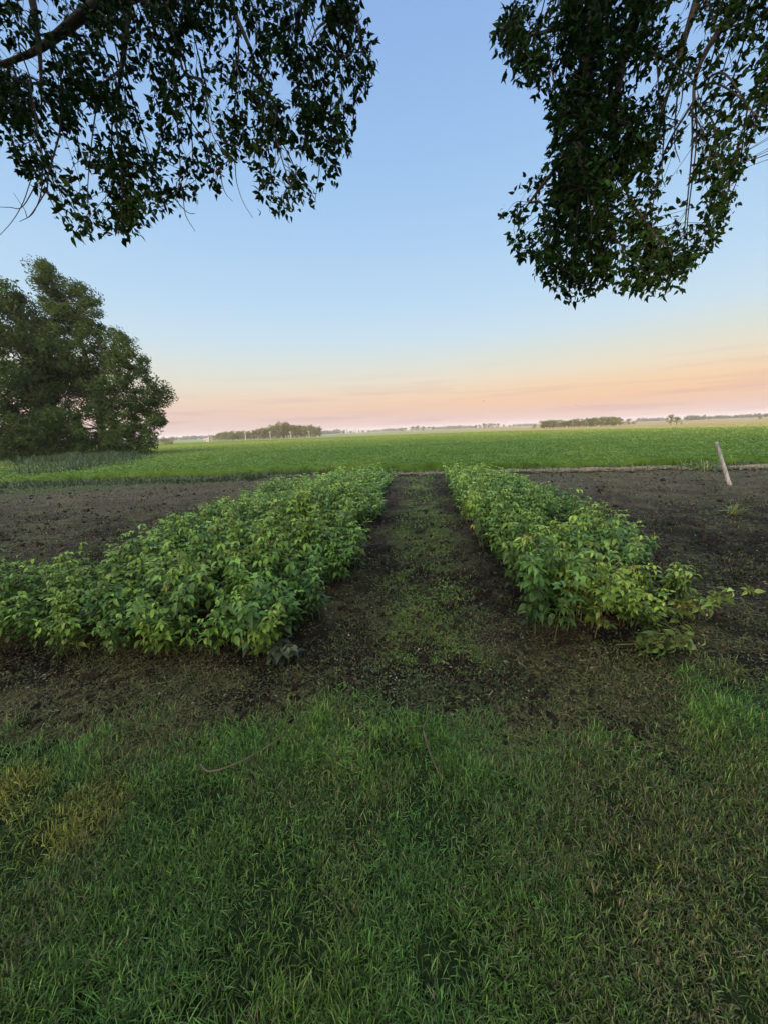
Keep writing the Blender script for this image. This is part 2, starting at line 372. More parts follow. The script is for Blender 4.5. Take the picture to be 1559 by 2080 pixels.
# mown lawn in front
n = 540000
y = .25+(rng.random(n)**.9)*2.6; x = rng.uniform(-1, 1, n)*(1.5+1.15*y)
e = lawn_edge(x, y); thin = sstep(.22, -.16, y-e)*(.22+.78*sstep(.34, .50, fbm(x*5, y*5, 101, 3)))
k = rng.random(n) < thin; x, y = x[k], y[k]; n = len(x)
lush = fbm(x*1.6, y*1.6, 111, 3)
brown = np.clip(sstep(-.1, .8, x+.35*(fbm(x*2, y*2, 115)-.5))*sstep(1.95, 1.35, y)*.75+.35*sstep(.55, .7, fbm(x*3, y*3, 117)), 0, .85)*sstep(.3, .6, fbm(x*2.2, y*2.2, 118)*.6+fbm(x*9, y*9, 119)*.4+.1)
brown = np.maximum(brown, .6*sstep(-.25, 0, y-lawn_edge(x, y))*(fbm(x*3, y*3, 120) > .5))
yel = np.maximum(patch(x, y, -1.93, 1.15, .12, .30), patch(x, y, -1.50, 1.15, .10, .25))*sstep(.2, .5, fbm(x*6, y*6, 121))
front = sstep(1.0, .6, y)*sstep(.5, -.4, x)
h = (.027+.036*lush*sstep(.3, .6, fbm(x*6, y*6, 113)+.15)+.018*front)*(rng.uniform(.5, 1.35, n))*(1-.15*brown)
edgeb = sstep(-.4, -.08, y-lawn_edge(x, y)); h = h*(1+.45*edgeb*sstep(.45, .6, fbm(x*2.5, y*2.5, 123)))
g = np.array([.056, .116, .023])*(1-.25*edgeb[:, None])+np.array([.080, .17, .030])*.4*edgeb[:, None]
cool = fbm(x*2.7, y*2.7, 125)[:, None]; g = g*(1+.25*(cool-.5)*np.array([-1.2, 0, 2.2]))
dead = rng.random(n) < brown*.35+.02
cb = g*(1-yel[:, None])+np.array([.14, .155, .028])*yel[:, None]
cb = cb*(1-.55*brown[:, None])+np.array([.085, .085, .026])*.55*brown[:, None]
cb[dead] = np.array([.10, .088, .048])
acc = Acc(); blades(acc, x, y, h, rng.uniform(.0018, .0040, n), colvar(n, cb*1.2, 7, .50, .09), .7)
tag(acc.done('lawn_grass', M_grass), 'short mown lawn grass across the foreground', 'grass', kind='stuff')
# sparser long-leaved lawn to the sides and behind
n = 26000
x = rng.uniform(-12, 12, n); y = rng.uniform(-6, 3.5, n); k = (y < lawn_edge(x, y)) & ((abs(x) > 1.5+1.15*np.maximum(y, .25)) | (y < .25)); x, y = x[k], y[k]; n = len(x)
acc = Acc(); blades(acc, x, y, rng.uniform(.04, .09, n), rng.uniform(.006, .014, n), colvar(n, np.array([.04, .08, .025]), 7, .25), .8)
tag(acc.done('outer_lawn_grass', M_grass), 'lawn grass carrying on beside and behind the foreground', 'grass', kind='stuff')

# ------------------------------------------------------------------ weeds, litter and clods on the bare soil
def inbed(x, y):
    return ((x > -4.0) & (x < -.75) & (y > 2.5) & (y < 11.5)) | ((x > .85) & (x < 2.5) & (y > 2.8) & (y < 11))
n = 480000
v = rng.random(n); y = 1/((1-v)/1.45+v/14.5); x = rng.uniform(-1.7, 1.3, n)*y
dens = np.clip(.06+sstep(.46, .56, fbm(x*2.4, y*2.4, 131))*.6*(.4+.6*fbm(x*11, y*11, 132))+.85*sstep(.55, .15, abs(x-.05))*sstep(.36, .52, fbm(x*3.1, y*3.1, 133))*(y > 2.3)+.9*sstep(.7, .1, y-np.interp(x, LBX, LBY))*sstep(.42, .55, fbm(x*2.6, y*2.6, 135))+.45*sstep(8, 12, y), 0, 1)
k = (rng.random(n) < dens) & (y > lawn_edge(x, y)-.1) & ~inbed(x, y); x, y = x[k], y[k]; n = len(x)
sc = (np.maximum(y, 1.5)/2.5)**.6
pm = (sstep(.7, .2, abs(x-.05))*(y > 2.2)*sstep(.30, .47, fbm(x*2.1, y*2.1, 137)))[:, None]
cw = np.where((rng.random(n) < .5)[:, None], np.array([.045, .068, .018]), np.array([.066, .070, .024]))*(1-pm)+np.array([.095, .150, .024])*pm
acc = Acc(); blades(acc, x, y, rng.uniform(.012, .035, n)*sc, rng.uniform(.004, .009, n)*sc, colvar(n, cw, 7, .3, .1), .9)
# little broad leaves
n = 60000
v = rng.random(n); y = 1/((1-v)/1.6+v/13.5); x = rng.uniform(-1.6, 1.25, n)*y
dn = sstep(.47, .6, fbm(x*3.1, y*3.1, 133))*(.3+.7*sstep(.6, .2, abs(x-.05)))
k = (rng.random(n) < dn) & (y > lawn_edge(x, y)) & ~inbed(x, y); x, y = x[k], y[k]; n = len(x)
D = rdir(n); D[:, 2] = abs(D[:, 2])*.35; Nn = rdir(n)*.35+np.array([0, 0, 1.])
Vv, Qq, Tt = scatter(*LEAF, frames(D, Nn), np.stack([x, y, terrain(x, y)+rng.uniform(.002, .018, n)], 1), rng.uniform(.010, .024, n)*(y/2.5)**.5)
acc.add(Vv, Qq, Tt, colvar(n, np.array([.065, .095, .030]), 8, .25))
tag(acc.done('soil_weeds', M_grass), 'low weeds and moss growing in patches on the bare soil and path', 'weeds', kind='stuff')
# dry strands
def strands(acc, x, y, ln, w, col, lift=.012, r=rng, biasx=0):
    n = len(x); az = r.uniform(0, math.pi, n); 
    if biasx: az = r.normal(0, biasx, n)
    bend = r.normal(0, .5, n); z0 = terrain(x, y)+r.uniform(.001, lift, n); P = []
    for t in (-1, -.33, .33, 1):
        aa = az+bend*t; P.append(np.stack([x+np.cos(aa)*ln*.5*t, y+np.sin(aa)*ln*.5*t, z0+r.uniform(0, lift, n)], 1))
    s = np.stack([-np.sin(az), np.cos(az), 0*az], 1)*(np.asarray(w)*.5)[:, None]
    V = np.stack([q+sg*s for q in P for sg in (-1, 1)], 1); off = (np.arange(n)*8)[:, None, None]
    Q = (np.array([[0, 1, 3, 2], [2, 3, 5, 4], [4, 5, 7, 6]])[None]+off).reshape(-1, 4)
    acc.add(V.reshape(-1, 3), Q, None, col)
n = 62000
v = rng.random(n); y = 1/((1-v)/1.45+v/14); x = rng.uniform(-1.7, 1.3, n)*y
dn = .08+.9*sstep(.44, .56, fbm(x*1.9, y*1.9, 141)); dn = dn*(.45+.55*sstep(4, 2.2, y)+.3*(x < -4))
k = (rng.random(n) < dn) & (y > lawn_edge(x, y)-.15); x, y = x[k], y[k]; n = len(x); sc = (np.maximum(y, 1.5)/2.5)**.45
acc = Acc(); strands(acc, x, y, rng.gamma(3, .016, n)*sc+.01, rng.uniform(.0014, .0042, n)*sc, colvar(n, np.where((rng.random(n) < .55)[:, None], np.array([.10, .105, .038]), np.array([.115, .092, .050])), 8, .5, .06))
n = 14000; y = 1/((1-rng.random(n))/1.5+0); y = 1/(1/1.6+(1/13-1/1.6)*rng.random(n)); x = rng.uniform(-1.65, 1.3, n)*y; k = (y > lawn_edge(x, y)); x, y = x[k], y[k]; n = len(x)
D = rdir(n); D[:, 2] *= .2; Nn = rdir(n)*.3+np.array([0, 0, 1.])
Vv, Qq, Tt = scatter(*LEAF, frames(D, Nn), np.stack([x, y, terrain(x, y)+.01], 1), rng.uniform(.010, .028, n)*(y/2.5)**.4)
acc.add(Vv, Qq, Tt, colvar(n, np.where((rng.random(n) < .15)[:, None], np.array([.17, .155, .115]), np.array([.085, .075, .04])), 8, .35))
tag(acc.done('dry_plant_litter', M_straw), 'scattered dry stalks and leaf scraps lying on the dark soil', 'plant litter', kind='stuff')
# soil crumbs
n = 30000
v = rng.random(n); y = 1/((1-v)/1.5+v/13); x = rng.uniform(-1.65, 1.3, n)*y
k = (y > lawn_edge(x, y)) & (fbm(x*2, y*2, 151) > .42); x, y = x[k], y[k]; n = len(x)
ico = np.array([[1, 0, 0], [-.8, .2, 0], [0, 1, .1], [.1, -1, 0], [.1, 0, .8], [0, .1, -.9]]); it = np.array([[0, 2, 4], [2, 1, 4], [1, 3, 4], [3, 0, 4], [2, 0, 5], [1, 2, 5], [3, 1, 5], [0, 3, 5]])
Vv, Qq, Tt = scatter(ico, np.zeros((0, 4), int), it, frames(rdir(n), rdir(n)), np.stack([x, y, terrain(x, y)+.003], 1), rng.gamma(1.7, .0058, n)*(y/2.2)**.5)
acc = Acc(); acc.add(Vv, None, Tt, colvar(n, SOIL*1.05, 6, .25, .03))
tag(acc.done('soil_crumbs', M_soil), 'crumbs and clods of dark soil between the beds', 'soil clods', kind='stuff')
# straw band along the field edge, right, and thin at left
n = 42000
x = np.where(rng.random(n) < .93, rng.uniform(2.3, 17, n), rng.uniform(-12, 2.6, n)); k = rng.random(n) < .25+.75*sstep(.35, .5, fbm(x*.8, 0*x, 163)); x = x[k]; n = len(x); y = crop_near(x)-.55+rng.normal(0, .15, n)*(.4+1.2*fbm(x*1.3, 0*x, 165))-.6*(fbm(x*.9, 0*x, 161)-.5)
acc = Acc(); strands(acc, x, y, rng.uniform(.12, .5, n), rng.uniform(.006, .016, n), colvar(n, np.array([.23, .20, .13]), 8, .4, .06), lift=.05, biasx=.5)
tag(acc.done('straw_band', M_straw), 'band of pale dry straw along the near edge of the green field', 'straw', kind='stuff')
# weeds at the plot's left end and tall dark grass strip below the trees
acc = Acc()
n = 30000; t = rng.random(n)
x = np.interp(t, [0, 1], [-14, -33])+rng.normal(0, 1.2, n)-rng.random(n)*9*(.4+t); y = np.interp(t, [0, 1], [16.0, 40])+rng.normal(0, 1.0, n)
hh = .28+.75*sstep(.1, .6, t)*(.6+.8*fbm(x*.5, y*.5, 171)); hh = np.where((x < -17.5) & (y < 22), .7, hh)
blades(acc, x, y, hh*rng.uniform(.5, 1.1, n), rng.uniform(.02, .045, n), colvar(n, np.array([.026, .050, .016]), 7, .35, .08), .7)
n = 34000; x = rng.uniform(-21, 14, n); y = crop_near(x)-.15+rng.normal(0, .28, n)-(x < -6)*rng.random(n)*1.1; k = (x < -1) | (rng.random(n) < .35); x, y = x[k], y[k]; n = len(x)
blades(acc, x, y, rng.uniform(.05, .26, n)*(.5+fbm(x*1.5, y, 175)), rng.uniform(.010, .026, n), colvar(n, np.array([.042, .062, .020]), 7, .3, .08), .7)
tag(acc.done('verge_grass', M_grass), 'rough tall grass strip below the left trees', 'rough grass', kind='stuff')

# ------------------------------------------------------------------ raspberry canes
def make_cane_plant(seed, hgt=.62, leafk=(.085, .17, .040), grey=0, ncane=None, spread=.17, hsc=1.0):
    r = np.random.default_rng(seed); root = empty('raspberry_plant')
    stems = Acc(); lf = Acc(); nc = ncane or r.integers(6, 9)
    Dl, Nl, Pl, Sl, Kl = [], [], [], [], []
    for c in range(nc):
        az = r.uniform(0, 6.283); rad = spread*math.sqrt(r.random()); b = np.array([math.cos(az)*rad, math.sin(az)*rad, -.03])
        h = hgt*r.uniform(.72, 1.12); out_ = np.array([math.cos(az), math.sin(az), 0])*r.uniform(.08, .36)*h
        P = curve([b, b+out_*.3+np.array([0, 0, h*.5]), b+out_*1.0+np.array([0, 0, h])], 8)
        tube(stems, P, np.linspace(.0042, .0018, len(P)), 5, np.array([.05, .052, .024])*r.uniform(.5, 1.5))
        nl = int(r.integers(20, 26)); ph = r.uniform(0, 6.28)
        for k in range(nl):
            t = .22+.78*(k+.5)/nl; p = P[min(len(P)-1, int(t*(len(P)-1)+.5))]+r.normal(0, .006, 3); ph += 2.4+r.normal(0, .3)
            d = np.array([math.cos(ph), math.sin(ph), 0]); el = r.uniform(.1, .7)*(1 if t < .9 else 1.3)
            pl = r.uniform(.045, .095)*(1.15-.5*t); e = p+(d*math.cos(el)+np.array([0, 0, math.sin(el)]))*pl
            tube(stems, np.array([p, (p+e)/2+np.array([0, 0, .006]), e]), .0011, 3, np.array([.12, .14, .05]), cap=False)
            sz = r.uniform(.043, .080)*(1.1-.45*max(0, t-.6)); dr = r.uniform(-.75, .35)
            top = t
            kk = np.array(leafk)*max(.3, 1+1.7*(top-.62))*np.array([1+.7*max(0, top-.7), 1, 1])*(1+.26*r.normal())  # young tops paler; low leaves also darkened in colour to imitate understory shade
            if r.random() < .004: kk = np.array([.24, .22, .06])
            for da, s_, bk in ((0, 1.0, 0), (1.15, .82, .02), (-1.15, .82, .02)) + (((2.0, .6, .035), (-2.0, .6, .035)) if r.random() < .25 else ()):
                dd = np.array([math.cos(ph+da), math.sin(ph+da), 0]); drr = dr+r.normal(0, .22)-(.15 if da else 0)
                D_ = dd*math.cos(drr)+np.array([0, 0, math.sin(drr)])
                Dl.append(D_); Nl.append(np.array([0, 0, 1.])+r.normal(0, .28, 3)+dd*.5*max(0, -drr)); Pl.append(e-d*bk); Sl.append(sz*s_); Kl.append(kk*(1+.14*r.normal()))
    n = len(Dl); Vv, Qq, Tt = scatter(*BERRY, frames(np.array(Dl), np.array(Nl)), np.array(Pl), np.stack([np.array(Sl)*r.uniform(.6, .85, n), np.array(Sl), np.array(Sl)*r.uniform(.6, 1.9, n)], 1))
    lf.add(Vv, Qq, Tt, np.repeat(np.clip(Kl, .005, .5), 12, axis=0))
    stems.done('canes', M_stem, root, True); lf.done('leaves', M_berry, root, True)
    return root
protos = [make_cane_plant(100+i, leafk=np.array([.062, .125, .034])*np.array([(1.25, 1.35, .85), (1.7, 1.55, .85), (1.0, 1.15, .9), (1.5, 1.42, .8)][i % 4])) for i in range(20)]
used = [False]*20
ORD = ['first','second','third','fourth','fifth','sixth','seventh','eighth','ninth','tenth','eleventh','twelfth','thirteenth','fourteenth','fifteenth','sixteenth','seventeenth','eighteenth','nineteenth','twentieth','twenty-first','twenty-second','twenty-third','twenty-fourth','twenty-fifth','twenty-sixth']
def place_plant(i, x, y, rz, s, sz, label, group):
    if not used[i]: o_ = protos[i]; used[i] = True
    else: o_ = copy_tree(protos[i])
    o_.location = (x, y, float(terrain(x, y))); o_.rotation_euler = (rng.normal(0, .05), rng.normal(0, .05), rz); o_.scale = (s, s, s*sz)
    tag(o_, label, 'raspberry plant', group)
cnt = 0
sp = .385
for iy in range(26):
    for ix in range(10):
        x = -3.85+ix*sp+rng.normal(0, .07)+(iy % 2)*.12; y = 2.62+iy*.355+rng.normal(0, .07)
        lo = np.interp(y, [2.4, 3.6, 5, 8, 10, 11.5], [-4.6, -3.75, -3.9, -3.95, -3.6, -3.3]); hi = -.86
        if x < lo+.1 or x > hi+.05: continue
        outer = x < lo+.65
        s = rng.uniform(.85, 1.12)*(.86 if outer else 1); hz = 1+.16*math.sin(x*3.3+1)*1+.12*(float(fbm(x*1.1, y*1.1, 201))-.5)*2
        kd = 'tall path-side' if x > -1.2 else 'low yellowish' if outer else 'green'
        lab = f'{kd} raspberry plant in left bed, {ORD[9-ix]} from the path, {ORD[iy]} back from the lawn'; gr = 'raspberry plants of the left bed'
        place_plant(int(rng.integers(20)), x, y, rng.uniform(0, 6.28), s, hz*(.8 if outer else .94)*(1-.12*float(sstep(6, 10, y))), lab, gr); cnt += 1
for k, (x, y) in enumerate([(-3.95, 2.72), (-4.3, 2.75), (-4.7, 2.95), (-4.2, 3.1), (-4.6, 2.6), (-5.0, 2.8), (-3.75, 2.5), (-3.35, 2.42), (-3.0, 2.46), (-2.65, 2.4), (-2.3, 2.44), (-1.95, 2.4), (-1.6, 2.45), (-1.25, 2.38)]):
    place_plant(k % 12, x, y, k*1.3, .95 if k < 7 else .8, .95 if k < 7 else .85, 'leafy raspberry plant at the leftmost end of the left bed by the frame edge' if k < 7 else f'small raspberry plant at the near foot of the left bed, {ORD[13-k]} from the path', 'plants along the near edge of the left bed'); cnt += 1
for iy in range(24):
    for ix in range(6):
        x = .98+ix*.37+rng.normal(0, .06); y = 2.75+iy*.36+rng.normal(0, .06)
        hi = np.interp(y, [2.6, 3.2, 4.2, 7, 9, 11], [1.72, 2.02, 2.5, 2.65, 2.45, 2.2])
        if x > hi: continue
        gap = abs(x-1.62) < .2 and 4.2 < y < 4.9
        if gap: continue
        outer = x > hi-.4
        s = rng.uniform(.85, 1.1)*(.85 if outer else 1.0); hz = (.98-.14*float(sstep(6, 10, y)))-.22*float(sstep(1.3, 2.0, x)*sstep(3.6, 2.8, y))+.12*(float(fbm(x*1.3, y*1.3, 205))-.5)*2+(.1 if x < 1.2 else 0)
        kd = 'tall path-side' if x < 1.2 else 'low outer' if outer else 'green'
        lab = f'{kd} raspberry plant in right bed, {ORD[ix]} from the path, {ORD[iy]} back from the lawn'; gr = 'raspberry plants of the right bed'
        place_plant(int(rng.integers(20)), x, y, rng.uniform(0, 6.28), s, hz*(.85 if outer else 1), lab, gr); cnt += 1
print('plants', cnt)
def single(seed, loc, rot, label, **kw):
    o_ = make_cane_plant(seed, **kw); o_.location = (loc[0], loc[1], float(terrain(loc[0], loc[1]))+loc[2]); o_.rotation_euler = rot
    tag(o_, label, 'raspberry plant')
single(301, (-1.02, 2.34, 0), (0, 0, .5), 'low dull grey-green raspberry sprout at the front corner of the left bed', hgt=.17, leafk=(.045, .065, .040), ncane=3, spread=.06)
single(302, (1.78, 2.86, .05), (0, 1.15, .25), 'raspberry cane flopped over sideways onto the bare soil at the right', hgt=.62, leafk=(.09, .17, .045), ncane=2, spread=.03)
single(303, (1.42, 2.52, .03), (0.2, 1.35, -.1), 'raspberry cane lying flat on the soil before the right bed', hgt=.42, leafk=(.07, .13, .04), ncane=2, spread=.03)
single(304, (2.22, 3.25, 0), (0, .35, 0), 'small raspberry plant standing apart at the right bed corner', hgt=.38, leafk=(.09, .17, .045), ncane=3, spread=.05)
# a tall weed stalk above the left bed
root = empty('weed_stalk', (-3.55, 4.3, 0)); acc = Acc()
tube(acc, curve([(-3.55, 4.3, 0), (-3.6, 4.32, .4), (-3.72, 4.3, .78)], 8), np.linspace(.004, .002, 9), 5, (.2, .22, .1)); acc.done('stalk', M_stem, root, True)
acc = Acc(); n = 26; t = rng.uniform(.35, 1, n); P = np.stack([-3.55-.17*t, 4.3+0*t, .78*t], 1); D = rdir(n); D[:, 2] = abs(D[:, 2])*.6
Vv, Qq, Tt = scatter(*SLIM, frames(D, rdir(n)+np.array([0, 0, 1.])), P, rng.uniform(.05, .10, n)); acc.add(Vv, Qq, Tt, colvar(n, np.array([.09, .15, .05]), 5)); acc.done('leaves', M_grass, root)
tag(root, 'thin pale weed stalk sticking up from the outer edge of the left bed', 'weed')

# ------------------------------------------------------------------ slanted post
def mat_plain(name, c, rough=.7, scale=0, amt=.25, spec=.3, stretch=(1, 1, 1)):
    mt = bpy.data.materials.new(name); mt.use_nodes = True; n_ = mt.node_tree.nodes; l_ = mt.node_tree.links; p = n_['Principled BSDF']
    p.inputs['Base Color'].default_value = (*c, 1); p.inputs['Roughness'].default_value = rough; p.inputs['Specular IOR Level'].default_value = spec
    if scale:
        tcn = n_.new('ShaderNodeTexCoord'); mpn = n_.new('ShaderNodeMapping'); mpn.inputs['Scale'].default_value = stretch; l_.new(tcn.outputs['Object'], mpn.inputs[0])
        z = n_.new('ShaderNodeTexNoise'); z.inputs['Scale'].default_value = scale; z.inputs['Detail'].default_value = 5; l_.new(mpn.outputs[0], z.inputs[0])
        rr = n_.new('ShaderNodeValToRGB'); rr.color_ramp.elements[0].position = .3; rr.color_ramp.elements[1].position = .7
        rr.color_ramp.elements[0].color = (*[v*(1-amt) for v in c], 1); rr.color_ramp.elements[1].color = (*[min(.9, v*(1+amt)) for v in c], 1)
        l_.new(z.outputs[0], rr.inputs[0]); l_.new(rr.outputs[0], p.inputs['Base Color'])
    return mt
M_post = mat_plain('weathered_pipe', (.21, .22, .225), .75, 38, .5, .2, (1, 1, .12)); M_dark = mat_plain('dark_cap', (.02, .02, .02), .5)
g0 = np.array([7.38, 9.45, 0.0]); g0[2] = float(terrain(g0[0], g0[1]))
_,_, dpt = project(g0); top = at(1453, 897, dpt)
ax = (top-g0); Lp = np.linalg.norm(ax); ax /= Lp; rp = .0042*dpt
root = empty('slanted_post', g0); acc = Acc()
outer = [g0-ax*.15, g0+ax*.3*Lp, g0+ax*.7*Lp, top]
tube(acc, outer, [rp*1.12, rp*1.08, rp*1.0, rp*.98], 20, cap=False)
tube(acc, [top+ax*.0005, top-ax*.02, top-ax*.12], [rp*.98, rp*.84, rp*.84], 20, cap=False)
acc.done('pipe', M_post, root, True)
acc = Acc(); tube(acc, [top-ax*.03, top-ax*.012], [rp*.83, rp*.83], 20); acc.done('hollow_end', M_dark, root, True)
tag(root, 'pale weathered pipe post leaning left in the bare soil at the right', 'post')

# ------------------------------------------------------------------ fallen sticks
def stick(label, pts, rad, side=None, k=(.075, .065, .048)):
    P = [(a, b, float(terrain(a, b))+c) for a, b, c in pts]; acc = Acc(); tube(acc, curve(P, 14), np.linspace(rad, rad*.55, len(curve(P, 14))), 7, k)
    if side:
        for s_ in side:
            P2 = [(a, b, float(terrain(a, b))+c) for a, b, c in s_]; tube(acc, curve(P2, 6), np.linspace(rad*.5, rad*.25, len(curve(P2, 6))), 5, k)
    tag(acc.done('fallen_stick', M_bark, None, True), label, 'stick')
stick('long curved twig lying in the grass left of centre', [(-1.08, 1.40, .05), (-1.04, 1.375, .04), (-.98, 1.375, .045), (-.87, 1.435, .05), (-.78, 1.53, .05), (-.72, 1.62, .04)], .0045)
stick('straight broken stick lying on the lawn in the middle', [(.00, 1.655, .05), (.025, 1.53, .05), (.065, 1.41, .045)], .005, k=(.10, .085, .065))
stick('upper broken stick with a side twig at the lawn edge', [(-.005, 1.665, .05), (.02, 1.75, .045), (.05, 1.86, .04)], .0045, [[(.0, 1.69, .05), (-.05, 1.69, .045), (-.10, 1.68, .045)]], (.09, .078, .055))
# small stump-like cut cane, reddish, on the path's end
root = empty('cut_cane_stub', (.28, 2.36, 0)); acc = Acc()
for k in range(5):
    a = k*1.2; b = np.array([.28+.02*math.cos(a), 2.36+.02*math.sin(a), 0.0]); tube(acc, [b, b+np.array([.01*math.cos(a), .01*math.sin(a), .03+.012*(k % 3)])], [.004, .0035], 6, (.06, .04, .028))
acc.done('stubs', M_stem, root, True); tag(root, 'small reddish cut cane stub on the soil at the near end of the path', 'cane stub')
# grass tufts standing alone on the soil
def tuft(label, x, y, n, h, k, rad=.05, name='grass_tuft', wd=.005):
    acc = Acc(); xs = x+rng.normal(0, rad, n); ys = y+rng.normal(0, rad, n)
    blades(acc, xs, ys, h*rng.uniform(.5, 1.1, n), np.full(n, wd), colvar(n, np.array(k), 7, .2), .9)
    tag(acc.done(name, M_grass), label, 'grass tuft')
tuft('flattened yellow-green grass tuft on the dark soil at the lower right', 1.93, 2.30, 420, .07, (.085, .105, .030), .06)
tuft('upright light green weed sprout on the right bare plot, below the post', 5.2, 6.5, 60, .30, (.13, .17, .06), .03, 'weed_sprout', .012)
tuft('green weed clump at the field edge right of the slanted post', 8.9, 12.6, 240, .42, (.10, .14, .05), .2, 'weed_clump', .02)
tuft('bright green grass clump on the lawn edge near the centre left', -.62, 1.66, 900, .06, (.065, .14, .028), .09)
tuft('bright green grass clump on the lawn edge right of the sticks', .28, 1.66, 1300, .06, (.07, .145, .030), .12)
tuft('bright grass clump at the right corner of the lawn edge', 1.80, 1.88, 1300, .07, (.065, .135, .030), .16)

# ------------------------------------------------------------------ tree from clumps: crown volume with real depth
def leaf_cloud(acc, centres, radii, per, size, k, r, tmpl=CARD, squash=.75, v=.22, wind=(0, 0, 0)):
    c = np.repeat(centres, per, axis=0); rr = np.repeat(radii, per); n = len(c)
    d = rdir(n, r)*(r.random((n, 1))**.45); d[:, 2] *= squash
    P = c+d*rr[:, None]; D = rdir(n, r)+np.array(wind); Nn = rdir(n, r)+d*1.2+np.array([0, 0, .5])
    kk = np.repeat(np.asarray(k)*(1+v*.8*r.normal(size=(len(centres), 1))), per, axis=0)
    Vv, Qq, Tt = scatter(*tmpl, frames(D, Nn), P, size*r.uniform(.6, 1.4, n))
    acc.add(Vv, Qq, Tt, colvar(n, np.clip(kk, .004, .5), len(tmpl[0]), v, .07, r))
def inpoly(px, py, poly):
    c = np.zeros(len(px), bool); j = len(poly)-1
    for i in range(len(poly)):
        xi, yi = poly[i]; xj, yj = poly[j]
        c ^= ((yi > py) != (yj > py)) & (px < (xj-xi)*(py-yi)/(yj-yi+1e-9)+xi); j = i
    return c
def outline_tree(name, label, poly, trunk, depth, nclump, per, lsize, k, seed, crad, holes=(), tr=.45, thick=5.0, cat='tree', wind=(0, 0, 0)):
    r = np.random.default_rng(seed); P = np.array(poly, float)
    xs = []; 
    while len(xs) < nclump:
        a = r.uniform(P[:, 0].min(), P[:, 0].max(), 400); b = r.uniform(P[:, 1].min(), P[:, 1].max(), 400); ok = inpoly(a, b, poly)
        for h_ in holes: ok &= (np.hypot((a-h_[0])/h_[2], (b-h_[1])/h_[3]) > 1) | (r.random(400) < .12)
        xs += list(zip(a[ok], b[ok]))
    xs = np.array(xs[:nclump]); dd = depth+r.uniform(-1, 1, nclump)*thick
    cen = np.array([at(a, b, d_) for (a, b), d_ in zip(xs, dd)])
    tp = [at(a, b, depth) for a, b in trunk[0][0]]; base = tp[0].copy(); base[2] = float(terrain(base[0], base[1]))
    root = empty(name, base); tacc = Acc(); skel = []
    for pts, r0, r1 in trunk:
        q = [at(a, b, depth+(0 if i == 0 else r.uniform(-.8, .8))) for i, (a, b) in enumerate(pts)]
        if pts is trunk[0][0]: q[0] = base-np.array([0, 0, .3])
        q = curve(q, 16); tube(tacc, q, np.linspace(r0, r1, len(q)), 9, (.06, .05, .04)); skel += list(q)
    skel = np.array(skel)
    for c in cen[::3]:
        s_ = skel[skel[:, 2] < c[2]+.5]; s_ = skel if len(s_) == 0 else s_
        j = np.argmin(np.linalg.norm(s_-c, axis=1)+(c[2]-s_[:, 2] < 0)*3); b = s_[j]
        mid = (b+c)/2+np.array([r.normal(0, .3), r.normal(0, .3), -.2*np.linalg.norm(c-b)*.3])
        q = curve([b, mid, c], 6); tube(tacc, q, np.linspace(.07, .015, len(q)), 4, (.05, .042, .034), cap=False)
    tacc.done('trunk', M_bark, root, True)
    acc = Acc(); leaf_cloud(acc, cen, tmpl=(SLIM if wind[0] else CARD), radii=np.clip(r.gamma(4, crad/4, nclump), crad*.4, crad*1.8), per=per, size=lsize, k=k, r=r, wind=wind)
    acc.done('crown', M_crown, root); tag(root, label, cat); return root
outline_tree('cottonwood_tree', 'tall broad tree at the left with leaning gold-tipped top and open lower branches',
    [(70,545),(95,530),(118,552),(160,572),(200,612),(212,655),(255,675),(262,700),(290,722),(300,765),(338,785),(345,850),(322,868),(328,900),(290,912),(120,915),(70,880),(60,700),(95,650),(80,600)],
    [([(209,925),(205,860),(185,770),(165,690),(130,590)], .55, .08), ([(205,870),(225,820),(262,770)], .25, .06), ([(203,840),(210,770),(205,700)], .28, .07), ([(195,800),(160,740),(120,700)], .2, .05), ([(207,890),(250,850),(300,830)], .18, .05)],
    45, 430, 200, .38, (.030, .052, .013), 11, 1.0, holes=[(140,800,16,22),(190,865,22,18),(245,850,12,22),(175,700,12,18),(120,625,8,8),(250,715,10,10),(90,850,14,18)], wind=(-.9,0,.55))
outline_tree('cottonwood_tree', 'dark rounded tree standing at the far left edge beside the gold-tipped one',
    [(-160,560),(-60,560),(0,575),(45,590),(80,625),(100,700),(108,800),(105,860),(60,930),(-160,930)],
    [([(80,925),(76,850),(60,760),(30,680)], .45, .08), ([(-20,925),(-25,800),(-10,690)], .5, .09), ([(74,830),(40,780),(0,740)], .2, .06)],
    43, 400, 190, .32, (.026, .046, .013), 12, 1.15, holes=[(60,835,12,16),(20,770,12,10),(-40,850,20,12),(30,890,18,8)])
outline_tree('cottonwood_tree', 'shaded tree further back, showing between the two tall left trees',
    [(40,700),(90,650),(140,720),(150,800),(140,900),(30,910),(20,800)],
    [([(105,920),(100,840),(85,740)], .35, .08)], 52, 120, 160, .28, (.026, .044, .013), 13, 1.2, holes=[(120,820,14,16),(90,870,14,10)])
for i, (px, w, h_, dep, lb) in enumerate([(25, 70, 95, 40, 'large dark shrub at the foot of the leftmost tree'), (95, 45, 50, 42, 'rounded shrub between the two tall left trees'), (160, 40, 34, 43, 'low shrub just left of the broad tree trunk'), (-90, 90, 120, 40, 'tall dense shrub outside the left edge of view'), (245, 30, 16, 44, 'low brush right of the broad tree trunk')]):
    hb = 925 if i != 4 else 918
    outline_tree('shrub', lb, [(px-w, hb+5), (px-w*.9, hb-h_*.7), (px-w*.3, hb-h_), (px+w*.5, hb-h_*.85), (px+w, hb-h_*.3), (px+w, hb+5)],
        [([(px, hb), (px+3, hb-h_*.6)], .06, .02)], dep, int(16+w*h_/110), 75, .22, (.028, .050, .012), 20+i, .8, thick=2.0, cat='shrub')

